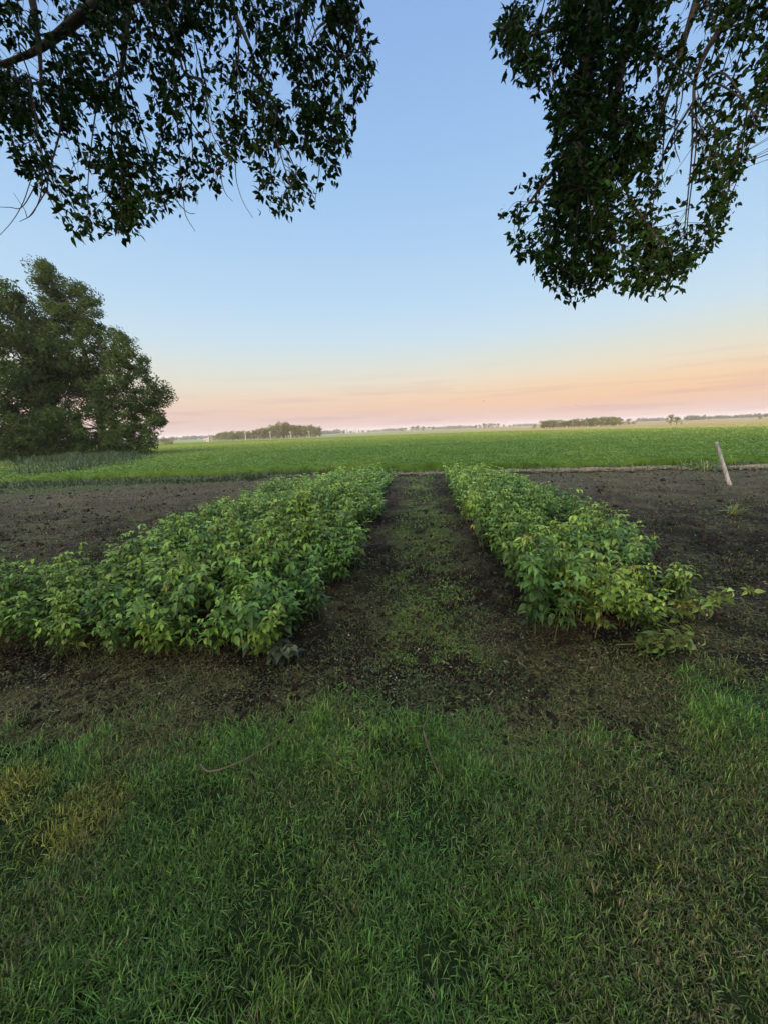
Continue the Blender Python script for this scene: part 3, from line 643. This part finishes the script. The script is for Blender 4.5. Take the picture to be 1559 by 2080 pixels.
# ------------------------------------------------------------------ distant trees, each one its own thing
def small_tree(seed, h, w, k=(.075, .090, .035), nc=26, per=40, tall=.25):
    r = np.random.default_rng(seed); root = empty('distant_tree'); ta = Acc()
    tube(ta, [(0, 0, -.3), (r.normal(0, .1), 0, h*.35), (r.normal(0, .3), r.normal(0, .3), h*.75)], [.03*h, .022*h, .008*h], 6, (.12, .10, .08))
    n = nc; th = r.uniform(0, 6.283, n); zz = r.random(n)**.8; rad = w/2*np.sqrt(r.random(n))*(1-.55*zz**2.2)
    cen = np.stack([np.cos(th)*rad, np.sin(th)*rad, h*(tall*.6+zz*(.93-tall*.6))], 1)
    for c in cen[::4]: tube(ta, [(0, 0, max(.2, c[2]*.55)), tuple(c)], [.012*h, .004*h], 4, (.12, .10, .08))
    ta.done('trunk', M_bark, root, True); acc = Acc(); leaf_cloud(acc, cen, np.full(n, .17*w)*r.uniform(.6, 1.3, n), per, .055*h, k, r); acc.done('crown', M_crown, root); return root
FT = [small_tree(400+i, 10, [8, 9, 7, 10, 8, 11][i], [(.13, .14, .055), (.10, .12, .045), (.15, .145, .06), (.11, .13, .055), (.135, .14, .05), (.12, .125, .05)][i]) for i in range(6)]
ftu = [False]*6
def far_tree(px, dist, hpx, label, group, wk=1.0, r=rng):
    d = ray(px, horizon_y(px)); d = d[:2]/np.hypot(*d[:2]); p = d*dist; _, _, dep = project(np.array([p[0], p[1], 0.])); h = hpx*dep/FOC
    i = int(r.integers(6)); o_ = FT[i] if not ftu[i] else copy_tree(FT[i]); ftu[i] = True
    o_.location = (p[0], p[1], float(terrain(*p))); s = h/10; o_.scale = (s*wk, s*wk, s); o_.rotation_euler = (0, 0, r.uniform(0, 6.28)); tag(o_, label, 'tree', group)
# left woodlot: silhouette height above its base line in photo pixels
for row in range(3):
    for px in np.arange(436, 652, 8.0):
        hp = np.interp(px, [430, 445, 470, 500, 520, 545, 565, 590, 610, 630, 645, 655], [10, 15, 16, 14, 17, 23, 29, 27, 23, 21, 17, 9])
        far_tree(px+rng.uniform(-3, 3)+row*3, 345+row*16+rng.uniform(-5, 5), hp*rng.uniform(.72, 1.12)+2, 'low tree at the left end of the long wood on the left horizon' if px < 520 else 'tall tree in the high middle of the long wood on the left horizon' if px < 600 else 'tree at the right end of the long wood on the left horizon', 'trees of the left wood', 1.1)
for row in range(2):
    for px in np.arange(1098, 1255, 7.0):
        hp = np.interp(px, [1095, 1110, 1150, 1190, 1225, 1245, 1258], [14, 15, 14, 17, 18, 19, 14])
        far_tree(px+rng.uniform(-3, 3)+row*3, 300+row*16+rng.uniform(-5, 5), hp*rng.uniform(.74, 1.12), 'olive tree at the left end of the low wood on the right horizon' if px < 1150 else 'olive tree in the middle of the low wood on the right horizon' if px < 1205 else 'taller olive tree at the right end of the low wood on the right horizon', 'trees of the right wood', 1.3)
far_tree(1085, 300, 9, 'small round tree just left of the right wood', None, 1.3)
for px, hp, lb in [(1262, 11, 'first small tree just right of the right wood'), (1276, 13, 'rounder small tree in the gap right of the right wood'), (1288, 9, 'last low tree right of the right wood')]: far_tree(px, 330, hp, lb, None, 1.3)
far_tree(1362, 235, 21, 'left half of the lone pair of trees standing out on the tan field', None, 1.1); far_tree(1374, 240, 17, 'right half of the lone pair of trees standing out on the tan field', None, 1.2)
far_tree(1543, 420, 8, 'lone small tree on the skyline at the far right', None, 1.2)
for px, hp in [(335, 13), (342, 9), (349, 7)]: far_tree(px, 210, hp, 'dark round bush at the field edge just right of the tall left trees', 'bushes past the tall left trees', 1.7)
for px in (815, 822, 836, 843, 848, 858, 870, 878): far_tree(px, 900, np.interp(px, [812, 845, 880], [9, 11, 7])*rng.uniform(.8, 1.1), 'faint tree of the short distant row just left of centre', 'trees of the distant row near the centre', 1.8)
for px in (965, 973, 982, 990, 999, 1010, 1022, 1034): far_tree(px, 800, np.interp(px, [960, 985, 1040], [8, 11, 6])*rng.uniform(.8, 1.1), 'faint tree of the distant row between the centre and the right wood', 'trees of the distant row right of centre', 1.6)
for i in range(15):  # unseen tree row added behind the camera to shade the plot from low sun
    h_ = float(rng.uniform(12, 14.5)); o_ = copy_tree(FT[i % 6]); x_, y_ = -74+i*10.5+rng.normal(0, 1), -38+rng.normal(0, 1.5)
    o_.location = (x_, y_, float(terrain(x_, y_))-.3); o_.scale = (h_/10*1.5, h_/10*1.3, h_/10); o_.rotation_euler = (0, 0, i*1.7); tag(o_, 'unseen tree added behind the viewer to block the low sun', 'tree', 'added sun-blocking trees')
# far-off wooded skyline that reads as one mass
acc = Acc(); r = np.random.default_rng(55)
for (a, b, hp, ds) in [(352, 430, 7, 1400), (650, 705, 8, 1300), (705, 815, 4, 1900), (880, 965, 4, 1800), (900, 945, 5.5, 1700), (1040, 1095, 3, 1900), (1290, 1350, 6, 1500), (1385, 1430, 8, 1100), (1430, 1559, 5, 1300), (1559, 1900, 6, 1300), (-500, 360, 7, 1400), (270, 352, 6, 900)]:
    n = int((b-a)/2.2)+2; px = r.uniform(a, b, n); cen = []
    for p_ in px:
        d = ray(p_, horizon_y(p_)); d = d[:2]/np.hypot(*d[:2]); q = d*(ds+r.uniform(-40, 40)); _, _, dep = project(np.array([q[0], q[1], 0.])); hm = hp*dep/FOC*(.5+.7*float(fbm(p_/9, 0, 77)))
        cen += [(q[0], q[1], float(terrain(*q))+hm*.35, hm*.5), (q[0]+r.normal(0, 6), q[1], float(terrain(*q))+hm*.7, hm*.4)]
    cen = np.array(cen); leaf_cloud(acc, cen[:, :3], cen[:, 3]*1.3, 26, ds*.0032, (.085, .095, .06), r)
tag(acc.done('distant_woodland', M_crown), 'thin line of faraway woodland along the horizon', 'woodland', kind='stuff')

# ------------------------------------------------------------------ power poles, farm buildings
M_pole = mat_plain('pole_wood', (.36, .30, .24), .8, 3, .2)
M_white = mat_plain('white_metal', (.24, .24, .24), .5, .5, .1); M_roof = mat_plain('grey_roof', (.28, .28, .30), .6, .5, .15); M_win = mat_plain('dark_opening', (.03, .03, .035), .3)
def box(acc, c, s, K=None, rz=0):
    v = np.array([[i, j, k] for i in (-.5, .5) for j in (-.5, .5) for k in (-.5, .5)])*np.array(s)
    R_ = np.array([[math.cos(rz), -math.sin(rz), 0], [math.sin(rz), math.cos(rz), 0], [0, 0, 1]]); v = v@R_.T+np.array(c)
    acc.add(v, [[0, 1, 3, 2], [4, 6, 7, 5], [0, 4, 5, 1], [2, 3, 7, 6], [0, 2, 6, 4], [1, 5, 7, 3]], None, K)
def groundpt(px, dist):
    d = ray(px, horizon_y(px)); d = d[:2]/np.hypot(*d[:2]); p = d*dist; return np.array([p[0], p[1], float(terrain(*p))])
for i, (px, dist, hp, lb) in enumerate([(424, 290, 24, 'double power pole with broad crossarm left of the left wood'), (499, 265, 19, 'pale power pole before the left end of the wood'), (549, 285, 16, 'pale power pole before the tallest trees of the left wood'), (590, 300, 14, 'pale power pole before the right half of the left wood'), (628, 318, 13, 'pale power pole before the right end of the left wood')]):
    p = groundpt(px, dist); _, _, dep = project(p); h = hp*dep/FOC; root = empty('power_pole', p)
    acc = Acc(); tube(acc, [p-np.array([0, 0, .5]), p+np.array([0, 0, h])], [.24, .17], 8); 
    acc.done('pole', M_pole, root, True); acc = Acc(); rz = math.radians(12)
    box(acc, p+np.array([0, 0, h-.5]), (2.6 if i else 5.2, .16, .2), None, rz)
    if i == 0: box(acc, p+np.array([0, 0, h-1.5]), (3.0, .14, .14), None, rz)
    acc.done('crossarm', M_pole, root)
    for sx in (-1.1, 0.35, 1.1):
        acc = Acc(); q = p+np.array([sx*(2 if i == 0 else 1)*math.cos(rz), sx*(2 if i == 0 else 1)*math.sin(rz), h-.4]); tube(acc, [q, q+np.array([0, 0, .15]), q+np.array([0, 0, .3])], [.07, .1, .05], 8); acc.done('insulator', M_dark, root, True)
    tag(root, lb, 'power pole', 'power poles before the left wood')
def shed(px, dist, w, d_, h, label, rz=.2, name='farm_shed'):
    p = groundpt(px, dist); root = empty(name, p); acc = Acc(); box(acc, p+np.array([0, 0, h/2]), (w, d_, h), None, rz); acc.done('wall', M_white, root)
    R_ = np.array([[math.cos(rz), -math.sin(rz), 0], [math.sin(rz), math.cos(rz), 0], [0, 0, 1]])
    v = np.array([[-w/2-.3, -d_/2-.4, h], [w/2+.3, -d_/2-.4, h], [w/2+.3, d_/2+.4, h], [-w/2-.3, d_/2+.4, h], [-w/2-.3, 0, h+d_*.28], [w/2+.3, 0, h+d_*.28]])+np.array([0, 0, .02])
    acc = Acc(); acc.add(v@R_.T+p, [[0, 1, 5, 4], [2, 3, 4, 5], [0, 3, 2, 1]], [[0, 4, 3], [1, 2, 5]]); acc.done('roof', M_roof, root)
    acc = Acc(); box(acc, p+R_@np.array([-w*.2, -d_/2-.04, h*.35]), (w*.22, .1, h*.68), None, rz); acc.done('door', M_win, root); tag(root, label, 'shed')
shed(420, 300, 3.2, 3, 1.8, 'small white shed at the foot of the double power pole')
shed(861, 1000, 9, 8, 9, 'tiny white farm building in the distant tree row near the centre')
shed(722, 1150, 18, 10, 5, 'long pale farm building on the horizon left of centre')
p = groundpt(703, 1200); root = empty('grain_silo', p); acc = Acc(); tube(acc, [p, p+np.array([0, 0, 13])], [3.2, 3.2], 16, cap=False); acc.done('bin', M_roof, root, True)
acc = Acc(); tube(acc, [p+np.array([0, 0, 13]), p+np.array([0, 0, 14.2]), p+np.array([0, 0, 15])], [3.3, 1.6, .3], 16); acc.done('dome', M_roof, root, True); tag(root, 'tall grey silo on the horizon left of centre', 'silo')

# ------------------------------------------------------------------ birds
M_bird = mat_plain('bird_feathers', (.05, .045, .04), .8)
for px, py, dep, lb in [(981, 814, 55, 'dark bird flying above the middle of the field'), (1168, 822, 60, 'left bird of the flying pair above the right wood'), (1173, 824, 62, 'right bird of the flying pair above the right wood'), (1026, 857, 70, 'low dark bird flying just above the horizon')]:
    c = at(px, py, dep); s = .30
    v = np.array([[-.5, 0, 0], [0, .12, .05], [0, -.12, .05], [.55, 0, .06], [0, 0, -.09], [.06, .45, .20], [-.14, .42, .20], [.0, 1.0, .08], [.06, -.45, .20], [-.14, -.42, .20], [.0, -1.0, .08], [.7, .1, .05], [.7, -.1, .05]])*s
    T = [[0, 1, 2], [1, 3, 2], [0, 4, 1], [0, 2, 4], [1, 4, 3], [2, 3, 4], [1, 5, 6], [5, 7, 6], [2, 9, 8], [8, 9, 10], [3, 11, 12]]
    acc = Acc(); acc.add(v, None, T); o_ = acc.done('bird', M_bird); o_.location = [float(q) for q in c]; o_.rotation_euler = (0, 0, rng.uniform(-.5, .5)); tag(o_, lb, 'bird')

# ------------------------------------------------------------------ the two big trees whose boughs hang into view
def overhang(label, trunk_xy, poly, limbs, strands_to, nspr, holes, k, seed, dens, bare, dr=(2.9, 4.3), lsz=.069, crown_c=(0, 0, 8), crown_r=(5, 5, 3.5), ncrown=420):
    r = np.random.default_rng(seed); base = np.array([trunk_xy[0], trunk_xy[1], float(terrain(*trunk_xy))])
    root = empty('ash_tree', base); ta = Acc(); fork = base+np.array([0, 0, 3.6])
    tp = curve([base-np.array([0, 0, .3]), base+np.array([.05, .1, 1.8]), fork, base+np.array([.3, -.2, 6.5]), base+np.array([.1, -.5, 9.5])], 20)
    tube(ta, tp, np.interp(np.arange(len(tp))/(len(tp)-1), [0, .06, .4, 1], [.42, .30, .24, .06]), 14, (.10, .085, .07))
    ta.done('trunk', M_bark, root, True)
    skel = []; la = Acc()
    for pts, r0, r1 in limbs:
        q = [fork+np.array([0, 0, r.uniform(0, 1.2)])]+[at(a, b, d_) for a, b, d_ in pts]
        q = curve(q, 24); tube(la, q, np.linspace(r0*1.6, r1, len(q)), 8, (.055, .045, .04)); skel += list(q)
    # crown limbs out of view
    cc = np.array(crown_c); cen = []
    while len(cen) < ncrown:
        d = rdir(1, r)[0]; p = cc+d*np.array(crown_r)*(r.random()**.33)
        if p[2] < 3.4: continue
        x_, y_, d_ = project(p)
        if d_ > .2 and -260 < x_ < 1820 and y_ > -160: continue
        cen.append(p)
    cen = np.array(cen)
    for c in cen[::12]:
        j = np.argmin(np.linalg.norm(tp[6:]-c, axis=1)); b = tp[6+j]; tube(la, curve([b, (b+c)/2+np.array([0, 0, .4]), c], 6), np.linspace(.07, .015, 7), 5, (.06, .05, .04))
    la.done('limbs', M_bark, root, True)
    skel = np.array(skel); tw = Acc()
    # long pendulous strands
    S_ = []
    for bx, by in strands_to:
        d_ = r.uniform(*dr); b = at(bx, by, d_); s_ = skel[np.argsort(np.linalg.norm((skel-(b+np.array([0, 0, .9])))*np.array([1.6, .8, 1]), axis=1))[:5]]
        a_ = s_[r.integers(len(s_))]; a_ = a_.copy()
        m1 = a_*.62+b*.38+np.array([r.normal(0, .06), r.normal(0, .06), .18]); m2 = a_*.22+b*.78+np.array([r.normal(0, .05), r.normal(0, .05), .03])
        q = curve([a_, m1, m2, b], 24); tube(tw, q, np.linspace(.011, .0022, len(q)), 4, (.045, .038, .034), cap=False); S_ += list(q)
    for pts in bare:
        d_ = 3.3; q0 = [at(a, b, d_) for a, b in pts]; j = np.argmin(np.linalg.norm(np.array(S_)-q0[0], axis=1)); q = curve([S_[j]]+q0, 16) if np.linalg.norm(S_[j]-q0[0]) > .03 else curve(q0, 16)
        tube(tw, q, np.linspace(.0055, .0022, len(q)), 4, (.05, .04, .036))
    S_ = np.array(S_ + list(skel))
    # leafy sprigs
    P = np.array(poly, float); got = []
    while len(got) < nspr:
        a = r.uniform(P[:, 0].min(), P[:, 0].max()); b = r.uniform(-120, P[:, 1].max())
        if not inpoly(np.array([a]), np.array([b]), poly)[0]: continue
        if r.random() > dens(a, b): continue
        if any(math.hypot((a-h_[0])/h_[2], (b-h_[1])/h_[3]) < 1 for h_ in holes) and r.random() < .93: continue
        got.append((a, b))
    for (x0_, y0_), (x1_, y1_) in zip(poly, poly[1:]+poly[:1]):
        ln_ = math.hypot(x1_-x0_, y1_-y0_)
        for q_ in range(int(ln_/14)+1):
            t_ = r.random(); a = x0_+(x1_-x0_)*t_+r.normal(0, 7); b = y0_+(y1_-y0_)*t_-abs(r.normal(0, 9))
            if b > -40 and r.random() < .15+.75*float(fbm(a/45, b/45, 333, 2) > .46): got.append((a, b))
    Dl, Nl, Pl, Sl, Kl = [], [], [], [], []
    for a, b in got:
        tip = at(a, b, r.uniform(*dr)); c = S_[S_[:, 2] > tip[2]+.05]
        c = S_ if len(c) == 0 else c
        j = np.argsort(np.linalg.norm(c-(tip+np.array([0, 0, .25])), axis=1))[r.integers(3)]; s0 = c[j]
        if np.linalg.norm(s0-tip) > .55:
            s0 = tip+np.array([r.normal(0, .08), r.normal(0, .08), r.uniform(.15, .32)])
            for q_ in range(10):
                if inpoly(*[np.array([w_]) for w_ in project(s0)[:2]], poly)[0] or project(s0)[1] < 0: break
                s0 = tip+np.array([r.normal(0, .12), r.normal(0, .08), r.uniform(.06, .22)])
            c2 = c[np.argmin(np.linalg.norm(c-s0, axis=1))]; tube(tw, curve([c2, (c2+s0)/2+np.array([0, 0, .05]), s0], 6), .003, 3, (.045, .038, .034), cap=False)
        q = curve([s0, (s0+tip)/2+r.normal(0, .03, 3)+np.array([0, 0, .03]), tip], 10)
        tube(tw, q, np.linspace(.0032, .0012, len(q)), 3, (.05, .045, .035), cap=False)
        L_ = np.linalg.norm(s0-tip); nn = int(r.uniform(6, 9)); kk = np.array(k)*(1+.2*r.normal())
        for i in range(nn):
            t = 1-(i/nn)**1.1*min(1, .30/L_); p = q[int(round(t*(len(q)-1)))]+r.normal(0, .018, 3)
            tn = (tip-s0)/(L_+1e-6); sd_ = rdir(1, r)[0]; sd_ = sd_-tn*(sd_@tn); sd_ /= np.linalg.norm(sd_)+1e-6
            ax_ = tn*.45+sd_*.8+np.array([0, 0, -.15]); p = p+ax_*r.uniform(.01, .07)
            for q_ in range(int(r.integers(2, 5))):
                D_ = ax_+rdir(1, r)[0]*.85; Dl.append(D_); Nl.append(rdir(1, r)[0]*.9+np.array([0, 0, .6])); Pl.append(p+r.normal(0, .008, 3)); Sl.append(lsz*r.uniform(.5, 1.15)); Kl.append(kk)
    n = len(Dl); Sl = np.array(Sl); Vv, Qq, Tt = scatter(*LEAF, frames(np.array(Dl), np.array(Nl)), np.array(Pl), np.stack([Sl*r.uniform(.7, 1.1, n), Sl, Sl*r.uniform(.3, 2.2, n)], 1))
    fa = Acc(); fa.add(Vv, Qq, Tt, colvar(n, np.clip(Kl, .004, .3), 8, .25, .08, r))
    fa.done('hanging_leaves', M_leaf, root); tw.done('twigs', M_bark, root)
    ca = Acc(); leaf_cloud(ca, cen, r.uniform(.5, .95, len(cen)), 70, .17, k, r, tmpl=LEAF); ca.done('crown', M_leaf, root)
    tag(root, label, 'tree'); return root

polyL = [(-160,-160),(700,-160),(712,30),(742,80),(757,118),(738,190),(705,240),(692,322),(652,410),(615,400),(590,432),(550,436),(532,400),(520,330),(492,300),(478,330),(440,388),(350,420),(310,428),(240,486),(150,480),(122,420),(112,370),(60,368),(32,300),(25,250),(-40,240),(-160,240)]
def densL(a, b):
    g_ = float(fbm(a/70, b/70, 301, 2)); base_ = .16+.84*sstep(.41, .51, g_)
    return float(base_*(.8 if b < 330 else 1.0))
strL = [(60,365),(85,360),(30,300),(130,420),(150,470),(180,455),(235,480),(215,400),(262,440),(300,425),(330,400),(352,410),(400,380),(440,385),(470,330),(490,295),(520,330),(548,430),(575,430),(600,400),(640,412),(665,350),(690,318),(705,240),(735,185),(752,115),(280,300),(380,260),(430,220),(560,250),(620,280),(660,180),(120,250),(30,180),(-40,200),(320,200),(480,180),(590,150),(170,330),(250,330),(700,130),(520,100),(-100,220)]
overhang('large tree hanging leafy boughs and bare twig ends over the upper left', (-4.6, -1.6), polyL,
    [([(1150,-900,2.6),(700,-420,3.3),(480,-130,3.5),(245,-5,3.6),(185,18,3.6),(125,66,3.6),(60,110,3.6),(-60,150,3.6)], .075, .014),
     ([(700,-600,3.0),(258,-60,3.5),(257,30,3.5),(250,120,3.5),(238,190,3.5)], .05, .007),
     ([(300,-500,3.0),(60,-160,3.4),(70,20,3.4),(82,120,3.4),(85,220,3.4)], .04, .006),
     ([(900,-500,3.1),(520,-200,3.5),(470,-20,3.6),(505,90,3.6),(540,190,3.6)], .04, .006),
     ([(1000,-500,3.1),(600,-220,3.5),(640,-60,3.6),(665,20,3.6),(700,70,3.6)], .04, .006),
     ([(800,-500,2.9),(380,-200,3.2),(340,-40,3.3),(350,60,3.3),(375,150,3.3)], .04, .006),
     ([(-100,-400,3.0),(-140,-100,3.4),(-60,60,3.4)], .04, .008)],
    strL, 960, [(105,25,38,22),(175,160,20,22),(205,130,22,18),(385,90,16,26),(420,140,14,30),(505,240,16,36),(520,60,10,26),(265,200,10,20),(300,300,10,20),(190,300,12,14),(100,300,12,22),(450,270,12,20),(360,310,12,16),(620,100,12,18),(560,210,12,20)], (.013, .036, .010), 61, densL,
    [[(66,360),(48,410),(25,450),(-10,488)],[(48,418),(20,421),(-10,420)],[(86,365),(82,400),(66,435),(40,450)],[(60,440),(50,425),(28,392)],[(368,372),(372,400),(378,438),(397,470)],[(360,370),(357,395),(368,424)],[(374,425),(385,433),(397,434)],[(474,325),(481,370),(494,410),(514,443)],[(446,340),(452,375),(460,395),(473,409)]],
    crown_c=(-4.8, -2.6, 8.2), crown_r=(5.5, 5.0, 4.2))
polyR = [(1180,-160),(1172,0),(1140,40),(1120,55),(1062,22),(1040,45),(1003,75),(1012,100),(1040,122),(1068,176),(1112,186),(1140,198),(1118,245),(1135,300),(1122,340),(1105,380),(1052,410),(1030,480),(1042,522),(1085,532),(1080,562),(1122,566),(1132,600),(1200,596),(1330,596),(1388,572),(1410,542),(1402,520),(1446,506),(1465,450),(1480,400),(1492,350),(1470,305),(1500,262),(1540,240),(1700,330),(1760,300),(1760,-160)]
def densR(a, b):
    g_ = float(fbm(a/60, b/60, 311, 2))
    core = 1.0 if (1150 < a < 1270 and b < 360) else (.5+.5*float(sstep(.38, .5, g_))) if (1090 < a < 1330 and b >= 360) else .0
    return max(core*.92, .06+.75*float(sstep(.44, .56, g_)))*(.5 if a > 1330 and b < 450 else 1)
strR = [(1150,595),(1160,560),(1200,590),(1250,590),(1300,590),(1345,590),(1385,570),(1400,540),(1440,500),(1455,460),(1465,420),(1480,380),(1485,350),(1440,330),(1400,300),(1380,330),(1350,380),(1300,300),(1320,420),(1280,400),(1330,480),(1140,250),(1150,180),(1110,180),(1070,170),(1010,80),(1040,100),(1060,30),(1130,60),(1020,80),(1060,150),(1090,60),(1200,200),(1220,320),(1180,380),(1240,460),(1500,200),(1530,240),(1550,180),(1590,250),(1640,300),(1420,200),(1460,120),(1520,60),(1360,260),(1410,290),(1390,250),(1340,270)]
overhang('large tree hanging a dense drooping leafy bough over the upper right', (4.9, -1.2), polyR,
    [([(1500,-900,2.6),(1400,-420,3.2),(1320,-150,3.5),(1290,20,3.6),(1260,150,3.6),(1240,300,3.6)], .07, .012),
     ([(1450,-500,3.0),(1250,-200,3.4),(1210,0,3.4),(1190,120,3.4),(1175,240,3.4),(1145,315,3.4),(1090,390,3.4),(1045,450,3.4)], .05, .003),
     ([(1400,-500,3.0),(1230,-200,3.6),(1200,60,3.6),(1185,200,3.7),(1170,360,3.7),(1130,470,3.7),(1110,520,3.7)], .04, .003),
     ([(1600,-500,3.0),(1480,-200,3.5),(1420,-20,3.6),(1380,110,3.6),(1345,230,3.6)], .05, .007),
     ([(1700,-500,3.0),(1600,-160,3.5),(1500,0,3.6),(1420,130,3.6),(1405,230,3.6)], .05, .007),
     ([(1300,-500,3.0),(1190,-160,3.4),(1170,30,3.5),(1120,60,3.5),(1060,75,3.5),(1015,85,3.5)], .03, .003),
     ([(1800,-400,3.0),(1660,-100,3.4),(1570,60,3.4),(1560,200,3.4)], .04, .007)],
    strR, 1180, [(1345,225,26,55),(1400,250,24,50),(1325,430,18,16),(1370,430,14,20),(1275,175,8,14),(1330,280,22,30),(1440,290,24,24),(1520,110,14,30),(1545,30,10,24)], (.015, .040, .010), 71, densR,
    [[(1559,205),(1535,260),(1515,305),(1489,327)],[(1580,300),(1545,318),(1508,328),(1500,312)],[(1535,20),(1548,80),(1552,140),(1540,175)]],
    crown_c=(5.2, -2.4, 8.2), crown_r=(5.2, 5.0, 4.2))

# ------------------------------------------------------------------ haze
HAZE = 0.00022
if HAZE:
    mh = bpy.data.materials.new('haze'); mh.use_nodes = True; n_ = mh.node_tree.nodes; n_.remove(n_['Principled BSDF'])
    pv = n_.new('ShaderNodeVolumePrincipled'); pv.inputs['Density'].default_value = HAZE; pv.inputs['Color'].default_value = (.86, .84, .86, 1); pv.inputs['Anisotropy'].default_value = .0
    mh.node_tree.links.new(pv.outputs[0], n_['Material Output'].inputs['Volume'])
    acc = Acc(); box(acc, (0, 0, 15.0), (8600, 8600, 37.0)); o = build('haze', np.concatenate(acc.V), np.concatenate(acc.Q), None, mh); tag(o, 'thin pale evening haze over the fields', 'haze', kind='stuff')
    bm_ = o.data
